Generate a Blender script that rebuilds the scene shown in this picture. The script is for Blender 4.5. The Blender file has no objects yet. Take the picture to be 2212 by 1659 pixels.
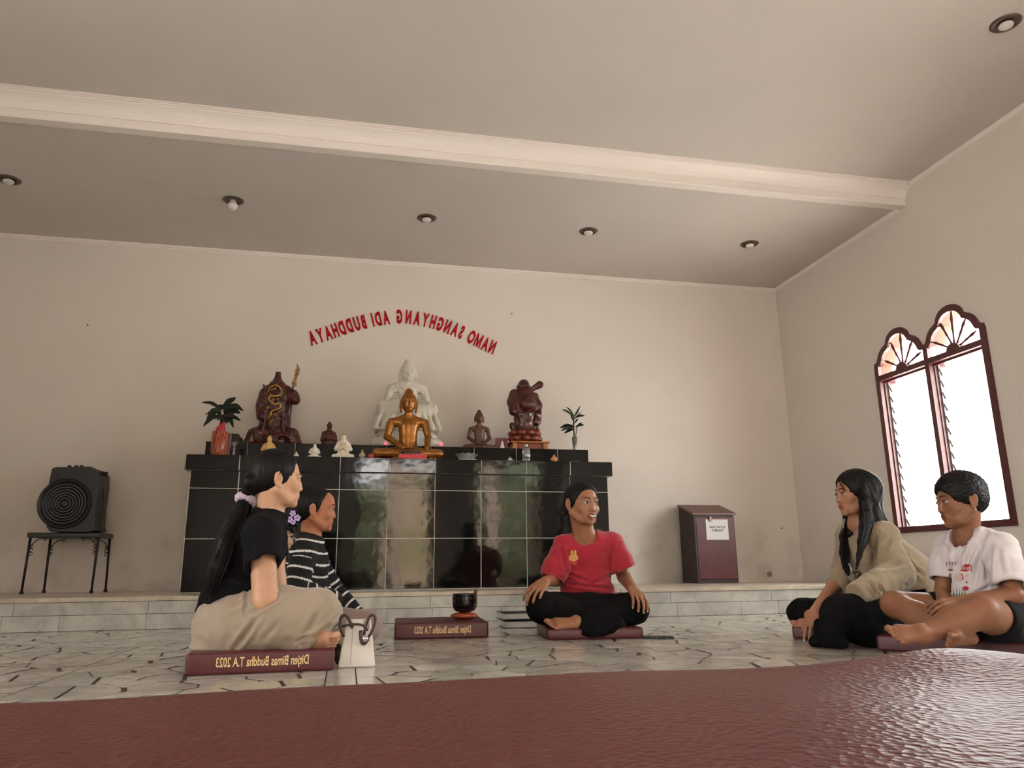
import bpy, bmesh, math, random
import numpy as np
from mathutils import Vector, Matrix
from mathutils.bvhtree import BVHTree
from mathutils.geometry import tessellate_polygon
PI = math.pi
SC = bpy.context.scene
COL = bpy.context.collection
# ------------------------------------------------------------------ camera
CAMH, F, PITCH, ROLL, YAW, CX, CY = .34, 1638.7, .2381, -.0105, .2118, 1106., 829.5
_f = np.array([math.sin(YAW)*math.cos(PITCH), math.cos(YAW)*math.cos(PITCH), math.sin(PITCH)])
_r0 = np.array([math.cos(YAW), -math.sin(YAW), 0.]); _u0 = np.cross(_r0, _f)
_r = math.cos(ROLL)*_r0+math.sin(ROLL)*_u0; _u = -math.sin(ROLL)*_r0+math.cos(ROLL)*_u0
CAM = np.array([0, 0, CAMH])
cam = bpy.data.cameras.new('camera'); camo = bpy.data.objects.new('camera', cam); COL.objects.link(camo)
cam.sensor_width = 36; cam.lens = 36*F/2212; cam.clip_start = .01; cam.clip_end = 300
camo.matrix_world = Matrix(((_r[0], _u[0], -_f[0], 0), (_r[1], _u[1], -_f[1], 0), (_r[2], _u[2], -_f[2], CAMH), (0, 0, 0, 1)))
SC.camera = camo
# ------------------------------------------------------------------ light
SC.view_settings.view_transform = 'Standard'; SC.view_settings.look = 'None'
SC.view_settings.gamma = 1; SC.view_settings.use_curve_mapping = False
SC.view_settings.exposure = 2.36
wd = bpy.data.worlds.new('overcast_sky'); SC.world = wd; wd.use_nodes = True
bg = wd.node_tree.nodes['Background']; bg.inputs[0].default_value = (1, .985, .97, 1); bg.inputs[1].default_value = 4.0
sn = bpy.data.lights.new('added_sun', 'SUN'); sn.energy = 14.; sn.angle = .02; sn.color = (1, .97, .93)  # lamp added to light the yard and bounce daylight up to the ceiling
sno = bpy.data.objects.new('added_sun', sn); sno.rotation_euler = (math.radians(-27), math.radians(10), 0); COL.objects.link(sno)
def portal(loc, rot, sx, sy):
    l = bpy.data.lights.new('daylight_portal', 'AREA'); l.shape = 'RECTANGLE'; l.size = sx; l.size_y = sy
    l.cycles.is_portal = True
    o = bpy.data.objects.new('daylight_portal', l); o.location = loc; o.rotation_euler = rot; COL.objects.link(o)
# room numbers
XL, XR, YB, YF, ZC, ZC2, HP, YS, YALT = -3.45, 4.246, -3.6, 6.688, 3.126, 3.27, .194, 5.187, 5.86
REAR = [(-1.9, -1.1), (.1, 1.7), (2.5, 3.9)]         # unseen rear doorways, added to supply daylight and tile reflections
for a, b in REAR: portal(((a+b)/2, YB-.05, 1.25), (-PI/2, 0, 0), b-a, 2.5)
portal((XR+.1, 4.77, 1.38), (0, PI/2, 0), 1.6, 1.14)
for y in (1.3, -1.6): portal((XL-.1, y, 1.45), (0, -PI/2, 0), 1.25, 1.15)
portal((XR+.1, 1.6, 1.38), (0, PI/2, 0), 1.6, 1.14)
# ------------------------------------------------------------------ picture helpers: a pixel of the photo at a depth
def _ray(px, py): return _f+(px-CX)/F*_r-(py-CY)/F*_u
def W(px, py, y): d = _ray(px, py); return CAM+d*(y/d[1])
def Wz(px, py, z): d = _ray(px, py); return CAM+d*((z-CAMH)/d[2])
def Wx(px, py, x): d = _ray(px, py); return CAM+d*(x/d[0])
def ppm(P): return F/float((np.asarray(P)-CAM)@_f)
# ------------------------------------------------------------------ materials
MATS = {}
def lin(c): return tuple(((v/255)/12.92 if v <= 10 else (((v/255)+.055)/1.055)**2.4) for v in c)
def mat(name, c, rough=.6, metal=0., nz=0., nscale=20., bump=0., bscale=60., spec=.5, c2=None, sheen=0., coat=0., attr=False, voro=False, detail=4., bd=.002, trans=0., sss=0.):
    """Principled with optional noise colour variation and noise or cell bump; c is linear rgb"""
    if name in MATS: return MATS[name]
    m = bpy.data.materials.new(name); m.use_nodes = True; nt = m.node_tree; N = nt.nodes; L = nt.links
    b = N['Principled BSDF']; b.inputs['Base Color'].default_value = (*c, 1); b.inputs['Roughness'].default_value = rough
    b.inputs['Metallic'].default_value = metal; b.inputs['Specular IOR Level'].default_value = spec
    if sheen: b.inputs['Sheen Weight'].default_value = sheen
    if coat: b.inputs['Coat Weight'].default_value = coat; b.inputs['Coat Roughness'].default_value = .08
    if trans: b.inputs['Transmission Weight'].default_value = trans
    tc = N.new('ShaderNodeTexCoord'); src = None
    if nz > 0 or c2:
        n = N.new('ShaderNodeTexNoise'); n.inputs['Scale'].default_value = nscale; n.inputs['Detail'].default_value = detail
        L.new(tc.outputs['Object'], n.inputs['Vector'])
        r = N.new('ShaderNodeValToRGB'); r.color_ramp.elements[0].position = .35; r.color_ramp.elements[1].position = .65
        lo = c2 if c2 else tuple(v*(1-nz) for v in c); hi = c if c2 else tuple(min(1, v*(1+nz)) for v in c)
        r.color_ramp.elements[0].color = (*lo, 1); r.color_ramp.elements[1].color = (*hi, 1)
        L.new(n.outputs['Fac'], r.inputs[0]); src = r.outputs[0]
    if attr:
        a = N.new('ShaderNodeVertexColor'); a.layer_name = 'Col'; mx = N.new('ShaderNodeMix'); mx.data_type = 'RGBA'; mx.blend_type = 'MULTIPLY'
        mx.inputs[0].default_value = 1
        if src: L.new(src, mx.inputs[6])
        else: mx.inputs[6].default_value = (*c, 1)
        L.new(a.outputs[0], mx.inputs[7]); src = mx.outputs[2]
    if src: L.new(src, b.inputs['Base Color'])
    if bump > 0:
        n = N.new('ShaderNodeTexVoronoi' if voro else 'ShaderNodeTexNoise'); n.inputs['Scale'].default_value = bscale
        L.new(tc.outputs['Object'], n.inputs['Vector']); bp = N.new('ShaderNodeBump'); bp.inputs['Strength'].default_value = bump; bp.inputs['Distance'].default_value = bd
        L.new(n.outputs[0], bp.inputs['Height']); L.new(bp.outputs[0], b.inputs['Normal'])
    MATS[name] = m; return m
# ------------------------------------------------------------------ objects
def link(name, me, m=None, parent=None):
    o = bpy.data.objects.new(name, me); COL.objects.link(o)
    if m is not None:
        for k in (m if isinstance(m, (list, tuple)) else [m]): me.materials.append(k)
    if parent is not None: o.parent = parent
    return o
def tag(o, label=None, cat=None, group=None, kind=None):
    if label: o['label'] = label
    if cat: o['category'] = cat
    if group: o['group'] = group
    if kind: o['kind'] = kind
    return o
def empty(name, loc=(0, 0, 0), rz=0., **k):
    o = bpy.data.objects.new(name, None); o.location = loc; o.rotation_euler = (0, 0, rz); o.empty_display_size = .05; COL.objects.link(o)
    return tag(o, **k)
def rebase(o, loc):
    """children were modelled in world space: put the thing's origin at its base"""
    o.location = loc
    for c in o.children: c.location = tuple(c.location[i]-loc[i] for i in range(3))
class MB:
    """collects shapes of one part"""
    def __init__(s): s.v = []; s.f = []; s.mi = []; s.m = 0
    def add(s, v, f):
        n = len(s.v); s.v += [tuple(map(float, p)) for p in v]; s.f += [tuple(i+n for i in q) for q in f]; s.mi += [s.m]*len(f); return s
    def box(s, lo, hi, rot=None, piv=None):
        x0, y0, z0 = lo; x1, y1, z1 = hi
        v = np.array([(x0, y0, z0), (x1, y0, z0), (x1, y1, z0), (x0, y1, z0), (x0, y0, z1), (x1, y0, z1), (x1, y1, z1), (x0, y1, z1)], float)
        if rot is not None:
            p = np.array(piv if piv is not None else v.mean(0)); v = (v-p)@np.array(rot).T+p
        return s.add(v, [(0, 3, 2, 1), (4, 5, 6, 7), (0, 1, 5, 4), (1, 2, 6, 5), (2, 3, 7, 6), (3, 0, 4, 7)])
    def cbox(s, lo, hi, ch):
        """box with chamfered edges (superellipse-ish 3 ring)"""
        lo = np.array(lo, float); hi = np.array(hi, float); v = []; f = []
        c, hh = (lo+hi)/2, (hi-lo)/2; ch = min(ch, min(hh)*.9)
        for a in range(3):
            for sg in (-1, 1):
                b, d = (a+1) % 3, (a+2) % 3; n = len(v)
                for (p, q) in ((-1, -1), (1, -1), (1, 1), (-1, 1)):
                    t = [0, 0, 0]; t[a] = sg*hh[a]; t[b] = p*(hh[b]-ch); t[d] = q*(hh[d]-ch); v.append(c+t)
                f.append((n, n+1, n+2, n+3) if sg > 0 else (n+3, n+2, n+1, n))
        me = bmesh.new()
        for p in v: me.verts.new(p)
        r = bmesh.ops.convex_hull(me, input=me.verts[:]); me.normal_update()
        bmesh.ops.dissolve_limit(me, angle_limit=.01, verts=me.verts[:], edges=me.edges[:])
        me.verts.index_update(); s.add([p.co[:] for p in me.verts], [tuple(q.index for q in fc.verts) for fc in me.faces]); me.free(); return s
    def tube(s, pts, r, seg=8, cap=True, flat=None):
        pts = [np.array(p, float) for p in pts]; n = len(pts); rr = r if isinstance(r, (list, tuple, np.ndarray)) else [r]*n
        v = []; f = []; up = None
        for i, p in enumerate(pts):
            t = pts[min(i+1, n-1)]-pts[max(i-1, 0)]; t /= (np.linalg.norm(t)+1e-9)
            if up is None: up = np.array([0, 0, 1.]) if abs(t[2]) < .9 else np.array([1., 0, 0])
            if flat is not None: up = np.array(flat, float)
            a = np.cross(t, up); a /= (np.linalg.norm(a)+1e-9); b = np.cross(a, t); up = b
            fl = 1 if flat is None else .25
            for k in range(seg):
                an = 2*PI*k/seg; v.append(p+rr[i]*(math.cos(an)*a+fl*math.sin(an)*b))
        for i in range(n-1):
            for k in range(seg):
                k2 = (k+1) % seg; f.append((i*seg+k, (i+1)*seg+k, (i+1)*seg+k2, i*seg+k2))
        if cap: f.append(tuple(range(seg))); f.append(tuple((n-1)*seg+k for k in range(seg))[::-1])
        return s.add(v, f)
    def lathe(s, prof, c=(0, 0, 0), seg=24, sy=1.):
        v = []; f = []; n = len(prof)
        for r, z in prof:
            for k in range(seg): an = 2*PI*k/seg; v.append((c[0]+r*math.cos(an), c[1]+sy*r*math.sin(an), c[2]+z))
        for i in range(n-1):
            for k in range(seg):
                k2 = (k+1) % seg; f.append((i*seg+k, i*seg+k2, (i+1)*seg+k2, (i+1)*seg+k))
        if prof[0][0] > 1e-5: f.append(tuple(range(seg))[::-1])
        if prof[-1][0] > 1e-5: f.append(tuple((n-1)*seg+k for k in range(seg)))
        return s.add(v, f)
    def prism(s, outer, holes, fn, t):
        """flat outline with holes extruded; fn(u, v, w) -> world, w in 0..t"""
        loops = [outer]+list(holes); flat = [p for l in loops for p in l]; n = len(flat)
        tr = tessellate_polygon([[Vector((p[0], p[1], 0)) for p in l] for l in loops])
        v = [fn(p[0], p[1], 0) for p in flat]+[fn(p[0], p[1], t) for p in flat]; f = []
        for a, b, c in tr: f.append((a, b, c)); f.append((c+n, b+n, a+n))
        k = 0
        for l in loops:
            m = len(l)
            for i in range(m): j = (i+1) % m; f.append((k+i, k+j, k+j+n, k+i+n))
            k += m
        return s.add(v, f)
    def mesh(s, name, smooth=False, fix=True):
        me = bpy.data.meshes.new(name); me.from_pydata(s.v, [], s.f)
        if any(s.mi): me.polygons.foreach_set('material_index', s.mi)
        if fix:
            bm = bmesh.new(); bm.from_mesh(me); bmesh.ops.recalc_face_normals(bm, faces=bm.faces[:]); bm.to_mesh(me); bm.free()
        if smooth: me.polygons.foreach_set('use_smooth', [True]*len(me.polygons))
        me.update(); return me
    def build(s, name, m=None, parent=None, smooth=False, fix=True, auto=None):
        me = s.mesh(name, smooth or auto is not None, fix)
        if auto is not None: me.set_sharp_from_angle(angle=math.radians(auto))
        return link(name, me, m, parent)
def rotz(a): return np.array([[math.cos(a), -math.sin(a), 0], [math.sin(a), math.cos(a), 0], [0, 0, 1.]])
def rotx(a): return np.array([[1, 0, 0], [0, math.cos(a), -math.sin(a)], [0, math.sin(a), math.cos(a)]])
def roty(a): return np.array([[math.cos(a), 0, math.sin(a)], [0, 1, 0], [-math.sin(a), 0, math.cos(a)]])
def unit(v): v = np.asarray(v, float); return v/(np.linalg.norm(v)+1e-12)
def bez(P, n=12):
    """Catmull-Rom through points"""
    P = [np.array(p, float) for p in P]; P = [2*P[0]-P[1]]+P+[2*P[-1]-P[-2]]; out = []
    for i in range(1, len(P)-2):
        for k in range(n):
            t = k/n; a, b, c, d = P[i-1:i+3]
            out.append(.5*((2*b)+(-a+c)*t+(2*a-5*b+4*c-d)*t*t+(-a+3*b-3*c+d)*t**3))
    out.append(P[-2]); return out
def text_mesh(txt, size, mirror=True, bold=0., depth=.002, sx=1., align='CENTER'):
    cu = bpy.data.curves.new('t', 'FONT'); cu.body = txt; cu.size = size; cu.align_x = align; cu.extrude = depth; cu.offset = bold; cu.resolution_u = 3
    o = bpy.data.objects.new('t', cu); COL.objects.link(o); dg = bpy.context.evaluated_depsgraph_get(); dg.update()
    me = bpy.data.meshes.new_from_object(o.evaluated_get(dg)); bpy.data.objects.remove(o); bpy.data.curves.remove(cu)
    me.materials.clear(); M = Matrix.Diagonal(((-sx if mirror else sx), 1, 1, 1)); me.transform(M)
    if mirror: me.flip_normals()
    return me
# ------------------------------------------------------------------ soft shapes: a distance field meshed on a grid
def vnoise(P, seed=0):
    """value noise, P (n,3) -> -1..1"""
    Pi = np.floor(P).astype(np.int64); Fr = (P-Pi).astype(np.float32); Fr = Fr*Fr*(3-2*Fr); out = np.zeros(len(P), np.float32)
    for i in (0, 1):
        for j in (0, 1):
            for k in (0, 1):
                q = (Pi[:, 0]+i)*73856093 ^ (Pi[:, 1]+j)*19349663 ^ (Pi[:, 2]+k)*83492791 ^ (seed*2654435761 % 4294967296)
                q = (q ^ (q >> 13))*1274126177 & 0xffffffff; q = (q ^ (q >> 16)) & 0xffff
                w = (Fr[:, 0] if i else 1-Fr[:, 0])*(Fr[:, 1] if j else 1-Fr[:, 1])*(Fr[:, 2] if k else 1-Fr[:, 2])
                out += w*(q/32767.5-1).astype(np.float32)
    return out
class Frame:
    """local frame: x to the figure's own right, y forward (face), z up; s is scale"""
    def __init__(s, o, fwd, up=(0, 0, 1), sc=1.):
        s.o = np.array(o, float); s.y = unit(fwd); z = np.array(up, float); z = z-(z@s.y)*s.y; s.z = unit(z); s.x = np.cross(s.y, s.z); s.s = sc
        s.R = np.stack([s.x, s.y, s.z])
    def p(s, x, y, z): return s.o+s.s*(x*s.x+y*s.y+z*s.z)
    def d(s, x, y, z): return x*s.x+y*s.y+z*s.z
    def loc(s, P): return ((P-s.o)@s.R.T)/s.s
class Soft:
    def __init__(s): s.ops = []
    def cone(s, a, b, ra, rb=None, k=.015, sub=False, flat=None, ff=1.):
        rb = ra if rb is None else rb; a = np.array(a, float); b = np.array(b, float); R = max(ra, rb)*max(1, ff)
        s.ops.append(('c', np.minimum(a, b)-R, np.maximum(a, b)+R, (a, b, ra, rb, None if flat is None else unit(flat), ff), k, sub)); return s
    def chain(s, pts, rr, k=.015, **q):
        for i in range(len(pts)-1): s.cone(pts[i], pts[i+1], rr[i], rr[i+1], k=k, **q)
        return s
    def ell(s, c, r, fr=None, k=.015, sub=False):
        """ellipsoid; fr gives the axes"""
        c = np.array(c, float); r = np.array(r, float); R = max(r); M = np.eye(3) if fr is None else (fr.R if isinstance(fr, Frame) else np.array(fr))
        ext = np.sqrt(((M*r[:, None])**2).sum(0)); s.ops.append(('e', c-ext, c+ext, (c, r, M), k, sub)); return s
    def box(s, c, hh, fr=None, rd=.005, k=0., sub=False):
        c = np.array(c, float); hh = np.array(hh, float); M = np.eye(3) if fr is None else (fr.R if isinstance(fr, Frame) else np.array(fr))
        ext = (np.abs(M)*hh[:, None]).sum(0); s.ops.append(('b', c-ext, c+ext, (c, hh, M, rd), k, sub)); return s
    def cut(s, p, n, k=.004, lim=None):
        """remove the half space on the side of n (inside radius lim of p)"""
        s.ops.append(('h', None, None, (np.array(p, float), unit(n), lim), k, True)); return s
    def build(s, name, h=.004, m=None, parent=None, disp=None, col=None, smooth=1):
        lo = np.min([o[1] for o in s.ops if not o[5]], 0)-3*h; hi = np.max([o[2] for o in s.ops if not o[5]], 0)+3*h
        n = np.ceil((hi-lo)/h).astype(int)+1; Fd = np.full(n, .04, np.float32); ax = [(lo[i]+h*np.arange(n[i])).astype(np.float32) for i in range(3)]
        for t, a, b, q, k, sub in s.ops:
            if t == 'h':
                if q[2]: a = q[0]-q[2]; b = q[0]+q[2]
                else: a, b = lo, hi
            pad = k+3*h; i0 = np.clip(((a-pad-lo)/h).astype(int), 0, n-1); i1 = np.clip(((b+pad-lo)/h).astype(int)+2, 1, n)
            if (i1 <= i0).any(): continue
            sl = tuple(slice(i0[i], i1[i]) for i in range(3)); X = ax[0][sl[0]][:, None, None]; Y = ax[1][sl[1]][None, :, None]; Z = ax[2][sl[2]][None, None, :]
            if t == 'c':
                A, B, ra, rb, fl, ff = q; ba = (B-A).astype(np.float32); L2 = float(ba@ba)+1e-12; x, y, z = X-np.float32(A[0]), Y-np.float32(A[1]), Z-np.float32(A[2])
                tt = np.clip((x*ba[0]+y*ba[1]+z*ba[2])/L2, 0, 1); x = x-tt*ba[0]; y = y-tt*ba[1]; z = z-tt*ba[2]
                D2 = x*x+y*y+z*z
                if fl is not None:
                    c = x*np.float32(fl[0])+y*np.float32(fl[1])+z*np.float32(fl[2]); D2 = D2+c*c*np.float32(1/ff**2-1)
                d = np.sqrt(np.maximum(D2, 0))-(ra+(rb-ra)*tt)
                if fl is not None and ff < 1: d = d*np.float32((1+ff)/2)
            elif t == 'e':
                C, r, M = q; x, y, z = X-np.float32(C[0]), Y-np.float32(C[1]), Z-np.float32(C[2]); k0 = 0; k1 = 0
                for i in range(3):
                    u = (x*np.float32(M[i, 0])+y*np.float32(M[i, 1])+z*np.float32(M[i, 2])); u = u*u; k0 = k0+u/np.float32(r[i]**2); k1 = k1+u/np.float32(r[i]**4)
                k0 = np.sqrt(k0); d = k0*(k0-1)/(np.sqrt(k1)+1e-6)
            elif t == 'b':
                C, hh, M, rd = q; x, y, z = X-np.float32(C[0]), Y-np.float32(C[1]), Z-np.float32(C[2]); o2 = 0; mx = None
                for i in range(3):
                    u = np.abs(x*np.float32(M[i, 0])+y*np.float32(M[i, 1])+z*np.float32(M[i, 2]))-np.float32(hh[i]-rd); v = np.maximum(u, 0); o2 = o2+v*v; mx = u if mx is None else np.maximum(mx, u)
                d = np.sqrt(o2)+np.minimum(mx, 0)-rd
            else:
                P, N, lim = q; d = -((X-np.float32(P[0]))*np.float32(N[0])+(Y-np.float32(P[1]))*np.float32(N[1])+(Z-np.float32(P[2]))*np.float32(N[2]))
                if lim: d = np.maximum(d, np.sqrt((X-P[0])**2+(Y-P[1])**2+(Z-P[2])**2).astype(np.float32)-lim)
            f0 = Fd[sl]; d = d.astype(np.float32)
            if sub: a_, b_ = -f0, d
            else: a_, b_ = f0, d
            if k > 0:
                w = np.clip(.5+.5*(a_-b_)/k, 0, 1); res = a_*(1-w)+b_*w-k*w*(1-w)
            else: res = np.minimum(a_, b_)
            if sub:  # keep f0 minus d : max(f0, -d)
                a_, b_ = f0, -d
                if k > 0: w = np.clip(.5-.5*(a_-b_)/k, 0, 1); res = a_*(1-w)+b_*w+k*w*(1-w)
                else: res = np.maximum(a_, b_)
            Fd[sl] = res
        v, f = nets(Fd); v = lo+v*h
        me = bpy.data.meshes.new(name); me.vertices.add(len(v)); me.vertices.foreach_set('co', v.astype(np.float32).ravel())
        me.loops.add(f.size); me.loops.foreach_set('vertex_index', f.astype(np.int32).ravel())
        me.polygons.add(len(f)); me.polygons.foreach_set('loop_start', np.arange(0, f.size, 4, dtype=np.int32)); me.polygons.foreach_set('loop_total', np.full(len(f), 4, np.int32))
        me.update(calc_edges=True)
        for _ in range(smooth):  # laplacian passes
            E = np.empty(len(me.edges)*2, np.int32); me.edges.foreach_get('vertices', E); E = E.reshape(-1, 2); s1 = np.zeros_like(v); c1 = np.bincount(E.ravel(), minlength=len(v))[:, None]
            for q in range(3): s1[:, q] = np.bincount(E[:, 0], v[E[:, 1], q], len(v))+np.bincount(E[:, 1], v[E[:, 0], q], len(v))
            v = v*.5+.5*s1/np.maximum(c1, 1)
        me.vertices.foreach_set('co', v.astype(np.float32).ravel()); me.update()
        if disp is not None:
            N = np.empty(len(v)*3, np.float32); me.vertices.foreach_get('normal', N); N = N.reshape(-1, 3)
            v = v+N*disp(v, N)[:, None]; me.vertices.foreach_set('co', v.astype(np.float32).ravel()); me.update()
        if col is not None:
            c = np.ones((len(v), 4), np.float32); c[:, :3] = col(v); at = me.color_attributes.new('Col', 'FLOAT_COLOR', 'POINT'); at.data.foreach_set('color', c.ravel())
        me.polygons.foreach_set('use_smooth', np.ones(len(f), bool))
        return link(name, me, m, parent)
def nets(Fd):
    S = Fd < 0; n = np.array(S.shape); c = np.zeros(n-1, np.uint8)
    for i in (0, 1):
        for j in (0, 1):
            for k in (0, 1): c += S[i:n[0]-1+i, j:n[1]-1+j, k:n[2]-1+k]
    A = (c > 0) & (c < 8); I = np.stack(np.nonzero(A), 1); vid = np.full(A.shape, -1, np.int32); vid[A] = np.arange(len(I))
    pos = np.zeros((len(I), 3), np.float32); cnt = np.zeros(len(I), np.float32)
    cv = {o: Fd[I[:, 0]+o[0], I[:, 1]+o[1], I[:, 2]+o[2]] for o in [(i, j, k) for i in (0, 1) for j in (0, 1) for k in (0, 1)]}
    for o0 in cv:
        for a in range(3):
            if o0[a]: continue
            o1 = list(o0); o1[a] = 1; o1 = tuple(o1); f0, f1 = cv[o0], cv[o1]; m = (f0 < 0) != (f1 < 0); t = np.where(m, f0/(f0-f1+1e-20), 0)
            q = np.tile(np.array(o0, np.float32), (len(I), 1)); q[:, a] += t; pos[m] += q[m]; cnt[m] += 1
    pos = I+pos/cnt[:, None]; out = []
    for a in range(3):
        b, d = (a+1) % 3, (a+2) % 3; s0 = [slice(1, -1)]*3; s1 = [slice(1, -1)]*3; s0[a] = slice(0, -1); s1[a] = slice(1, None)
        m = S[tuple(s0)] != S[tuple(s1)]; J = np.stack(np.nonzero(m), 1); J[:, b] += 1; J[:, d] += 1
        ins = S[J[:, 0], J[:, 1], J[:, 2]]; q = []
        for (db, dd) in ((-1, -1), (0, -1), (0, 0), (-1, 0)):
            K = J.copy(); K[:, b] += db; K[:, d] += dd; q.append(vid[K[:, 0], K[:, 1], K[:, 2]])
        q = np.stack(q, 1); q[~ins] = q[~ins][:, ::-1]; out.append(q)
    return pos, np.concatenate(out)
# ================================================================== the room
def wallmat(name, c, stain=True):
    m = bpy.data.materials.new(name); m.use_nodes = True; nt = m.node_tree; N = nt.nodes; L = nt.links; b = N['Principled BSDF']; b.inputs['Roughness'].default_value = .75
    b.inputs['Specular IOR Level'].default_value = .25
    g = N.new('ShaderNodeNewGeometry'); n1 = N.new('ShaderNodeTexNoise'); n1.inputs['Scale'].default_value = 1.1; n1.inputs['Detail'].default_value = 7; n1.inputs['Roughness'].default_value = .6
    L.new(g.outputs['Position'], n1.inputs['Vector']); r = N.new('ShaderNodeValToRGB'); r.color_ramp.elements[0].position = .3; r.color_ramp.elements[1].position = .7
    r.color_ramp.elements[0].color = (*[v*.955 for v in c], 1); r.color_ramp.elements[1].color = (*[v*1.03 for v in c], 1); L.new(n1.outputs['Fac'], r.inputs[0]); src = r.outputs[0]
    if stain:  # grey damp and scuff marks low on the plaster
        n2 = N.new('ShaderNodeTexNoise'); n2.inputs['Scale'].default_value = 3.3; n2.inputs['Detail'].default_value = 8; L.new(g.outputs['Position'], n2.inputs['Vector'])
        sp = N.new('ShaderNodeSeparateXYZ'); L.new(g.outputs['Position'], sp.inputs[0]); mr = N.new('ShaderNodeMapRange'); mr.inputs[1].default_value = .95; mr.inputs[2].default_value = .15; mr.inputs[3].default_value = 0; mr.inputs[4].default_value = .75
        L.new(sp.outputs[2], mr.inputs[0]); r2 = N.new('ShaderNodeValToRGB'); r2.color_ramp.elements[0].position = .5; r2.color_ramp.elements[1].position = .62; L.new(n2.outputs['Fac'], r2.inputs[0])
        mu = N.new('ShaderNodeMath'); mu.operation = 'MULTIPLY'; L.new(mr.outputs[0], mu.inputs[0]); L.new(r2.outputs[0], mu.inputs[1])
        mx = N.new('ShaderNodeMix'); mx.data_type = 'RGBA'; L.new(mu.outputs[0], mx.inputs[0]); L.new(src, mx.inputs[6]); mx.inputs[7].default_value = (c[0]*.72, c[1]*.72, c[2]*.72, 1); src = mx.outputs[2]
    L.new(src, b.inputs['Base Color'])
    n3 = N.new('ShaderNodeTexNoise'); n3.inputs['Scale'].default_value = 9; n3.inputs['Detail'].default_value = 5; L.new(g.outputs['Position'], n3.inputs['Vector'])
    bp = N.new('ShaderNodeBump'); bp.inputs['Strength'].default_value = .25; bp.inputs['Distance'].default_value = .006; L.new(n3.outputs['Fac'], bp.inputs['Height']); L.new(bp.outputs[0], b.inputs['Normal'])
    return m
WALL = wallmat('wall_plaster', (.70, .635, .58)); CEIL = wallmat('ceiling_paint', (.57, .515, .475), False)
TRIM = mat('trim_plaster', (.76, .69, .64), .6); MAROON = mat('maroon_paint', (.085, .018, .018), .4, nz=.2, nscale=30); MARWOOD = mat('maroon_lining', (.15, .072, .070), .45, nz=.1)
SALMON = mat('salmon_reveal', (.17, .052, .024), .7, nz=.12)
def st(o): o['kind'] = 'structure'; return o
# marble for the floor and the step
def marble(name, c, vein, rough):
    m = bpy.data.materials.new(name); m.use_nodes = True; nt = m.node_tree; N = nt.nodes; L = nt.links; b = N['Principled BSDF']; b.inputs['Roughness'].default_value = rough
    g = N.new('ShaderNodeNewGeometry'); n1 = N.new('ShaderNodeTexNoise'); n1.inputs['Scale'].default_value = 5; n1.inputs['Detail'].default_value = 8; n1.inputs['Distortion'].default_value = 1.2; L.new(g.outputs['Position'], n1.inputs['Vector'])
    r = N.new('ShaderNodeValToRGB'); e = r.color_ramp.elements; e[0].position = .3; e[0].color = (*vein, 1); e[1].position = .62; e[1].color = (*c, 1); L.new(n1.outputs['Fac'], r.inputs[0])
    w = N.new('ShaderNodeTexNoise'); w.inputs['Scale'].default_value = 2.2; w.inputs['Detail'].default_value = 9; w.inputs['Distortion'].default_value = 2.5; L.new(g.outputs['Position'], w.inputs['Vector'])
    r2 = N.new('ShaderNodeValToRGB'); e = r2.color_ramp.elements; e[0].position = .485; e[0].color = (1, 1, 1, 1); e[1].position = .53; e[1].color = (1, 1, 1, 1); q = e.new(.505); q.color = (.86, .84, .80, 1); L.new(w.outputs['Fac'], r2.inputs[0])
    mx = N.new('ShaderNodeMix'); mx.data_type = 'RGBA'; mx.blend_type = 'MULTIPLY'; mx.inputs[0].default_value = 1; L.new(r.outputs[0], mx.inputs[6]); L.new(r2.outputs[0], mx.inputs[7])
    a = N.new('ShaderNodeVertexColor'); a.layer_name = 'Col'; m2 = N.new('ShaderNodeMix'); m2.data_type = 'RGBA'; m2.blend_type = 'MULTIPLY'; m2.inputs[0].default_value = 1; L.new(mx.outputs[2], m2.inputs[6]); L.new(a.outputs[0], m2.inputs[7])
    L.new(m2.outputs[2], b.inputs['Base Color']); return m
STONE = marble('crazy_marble', (.55, .515, .455), (.43, .40, .355), .16); SLAB = marble('slab_marble', (.54, .525, .485), (.38, .375, .36), .3); NOSE = marble('nosing_marble', (.60, .52, .42), (.44, .38, .31), .28)
GROUT = mat('floor_grout', (.040, .027, .020), .6, nz=.3, nscale=50)
def colattr(me, cols):
    at = me.color_attributes.new('Col', 'FLOAT_COLOR', 'POINT'); at.data.foreach_set('color', np.concatenate([cols, np.ones((len(cols), 1))], 1).astype(np.float32).ravel())
fl = MB().box((XL-.2, YB-.2, -.15), (XR+.2, YS+.02, -.0008)).build('floor', GROUT); st(fl)
# crazy paving: irregular stones inside panels divided by straight joints
rng = random.Random(5)
XJ = [XL, -2.9, -1.93, -.935, -.05, .045, 1.03, 2.05, 3.1, XR]; YJ = [YB, -2.5, -1.5, -.5, .5, 1.5, 2.47, 3.55, 4.45, YS]
def clip(poly, nx, ny, c):
    out = []; n = len(poly)
    for i in range(n):
        p, q = poly[i], poly[(i+1) % n]; a = nx*p[0]+ny*p[1]-c; b = nx*q[0]+ny*q[1]-c
        if a <= 0: out.append(p)
        if (a < 0 < b) or (b < 0 < a): t = a/(a-b); out.append((p[0]+t*(q[0]-p[0]), p[1]+t*(q[1]-p[1])))
    return out
CS = .142; seeds = {}
for i in range(int((XL-.5)/CS), int((XR+.5)/CS)+1):
    for j in range(int((YB-.5)/CS), int((YS+.5)/CS)+1): seeds[i, j] = ((i+.5+rng.uniform(-.47, .47))*CS, (j+.5+rng.uniform(-.47, .47))*CS, rng.random())
stones = []
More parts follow.
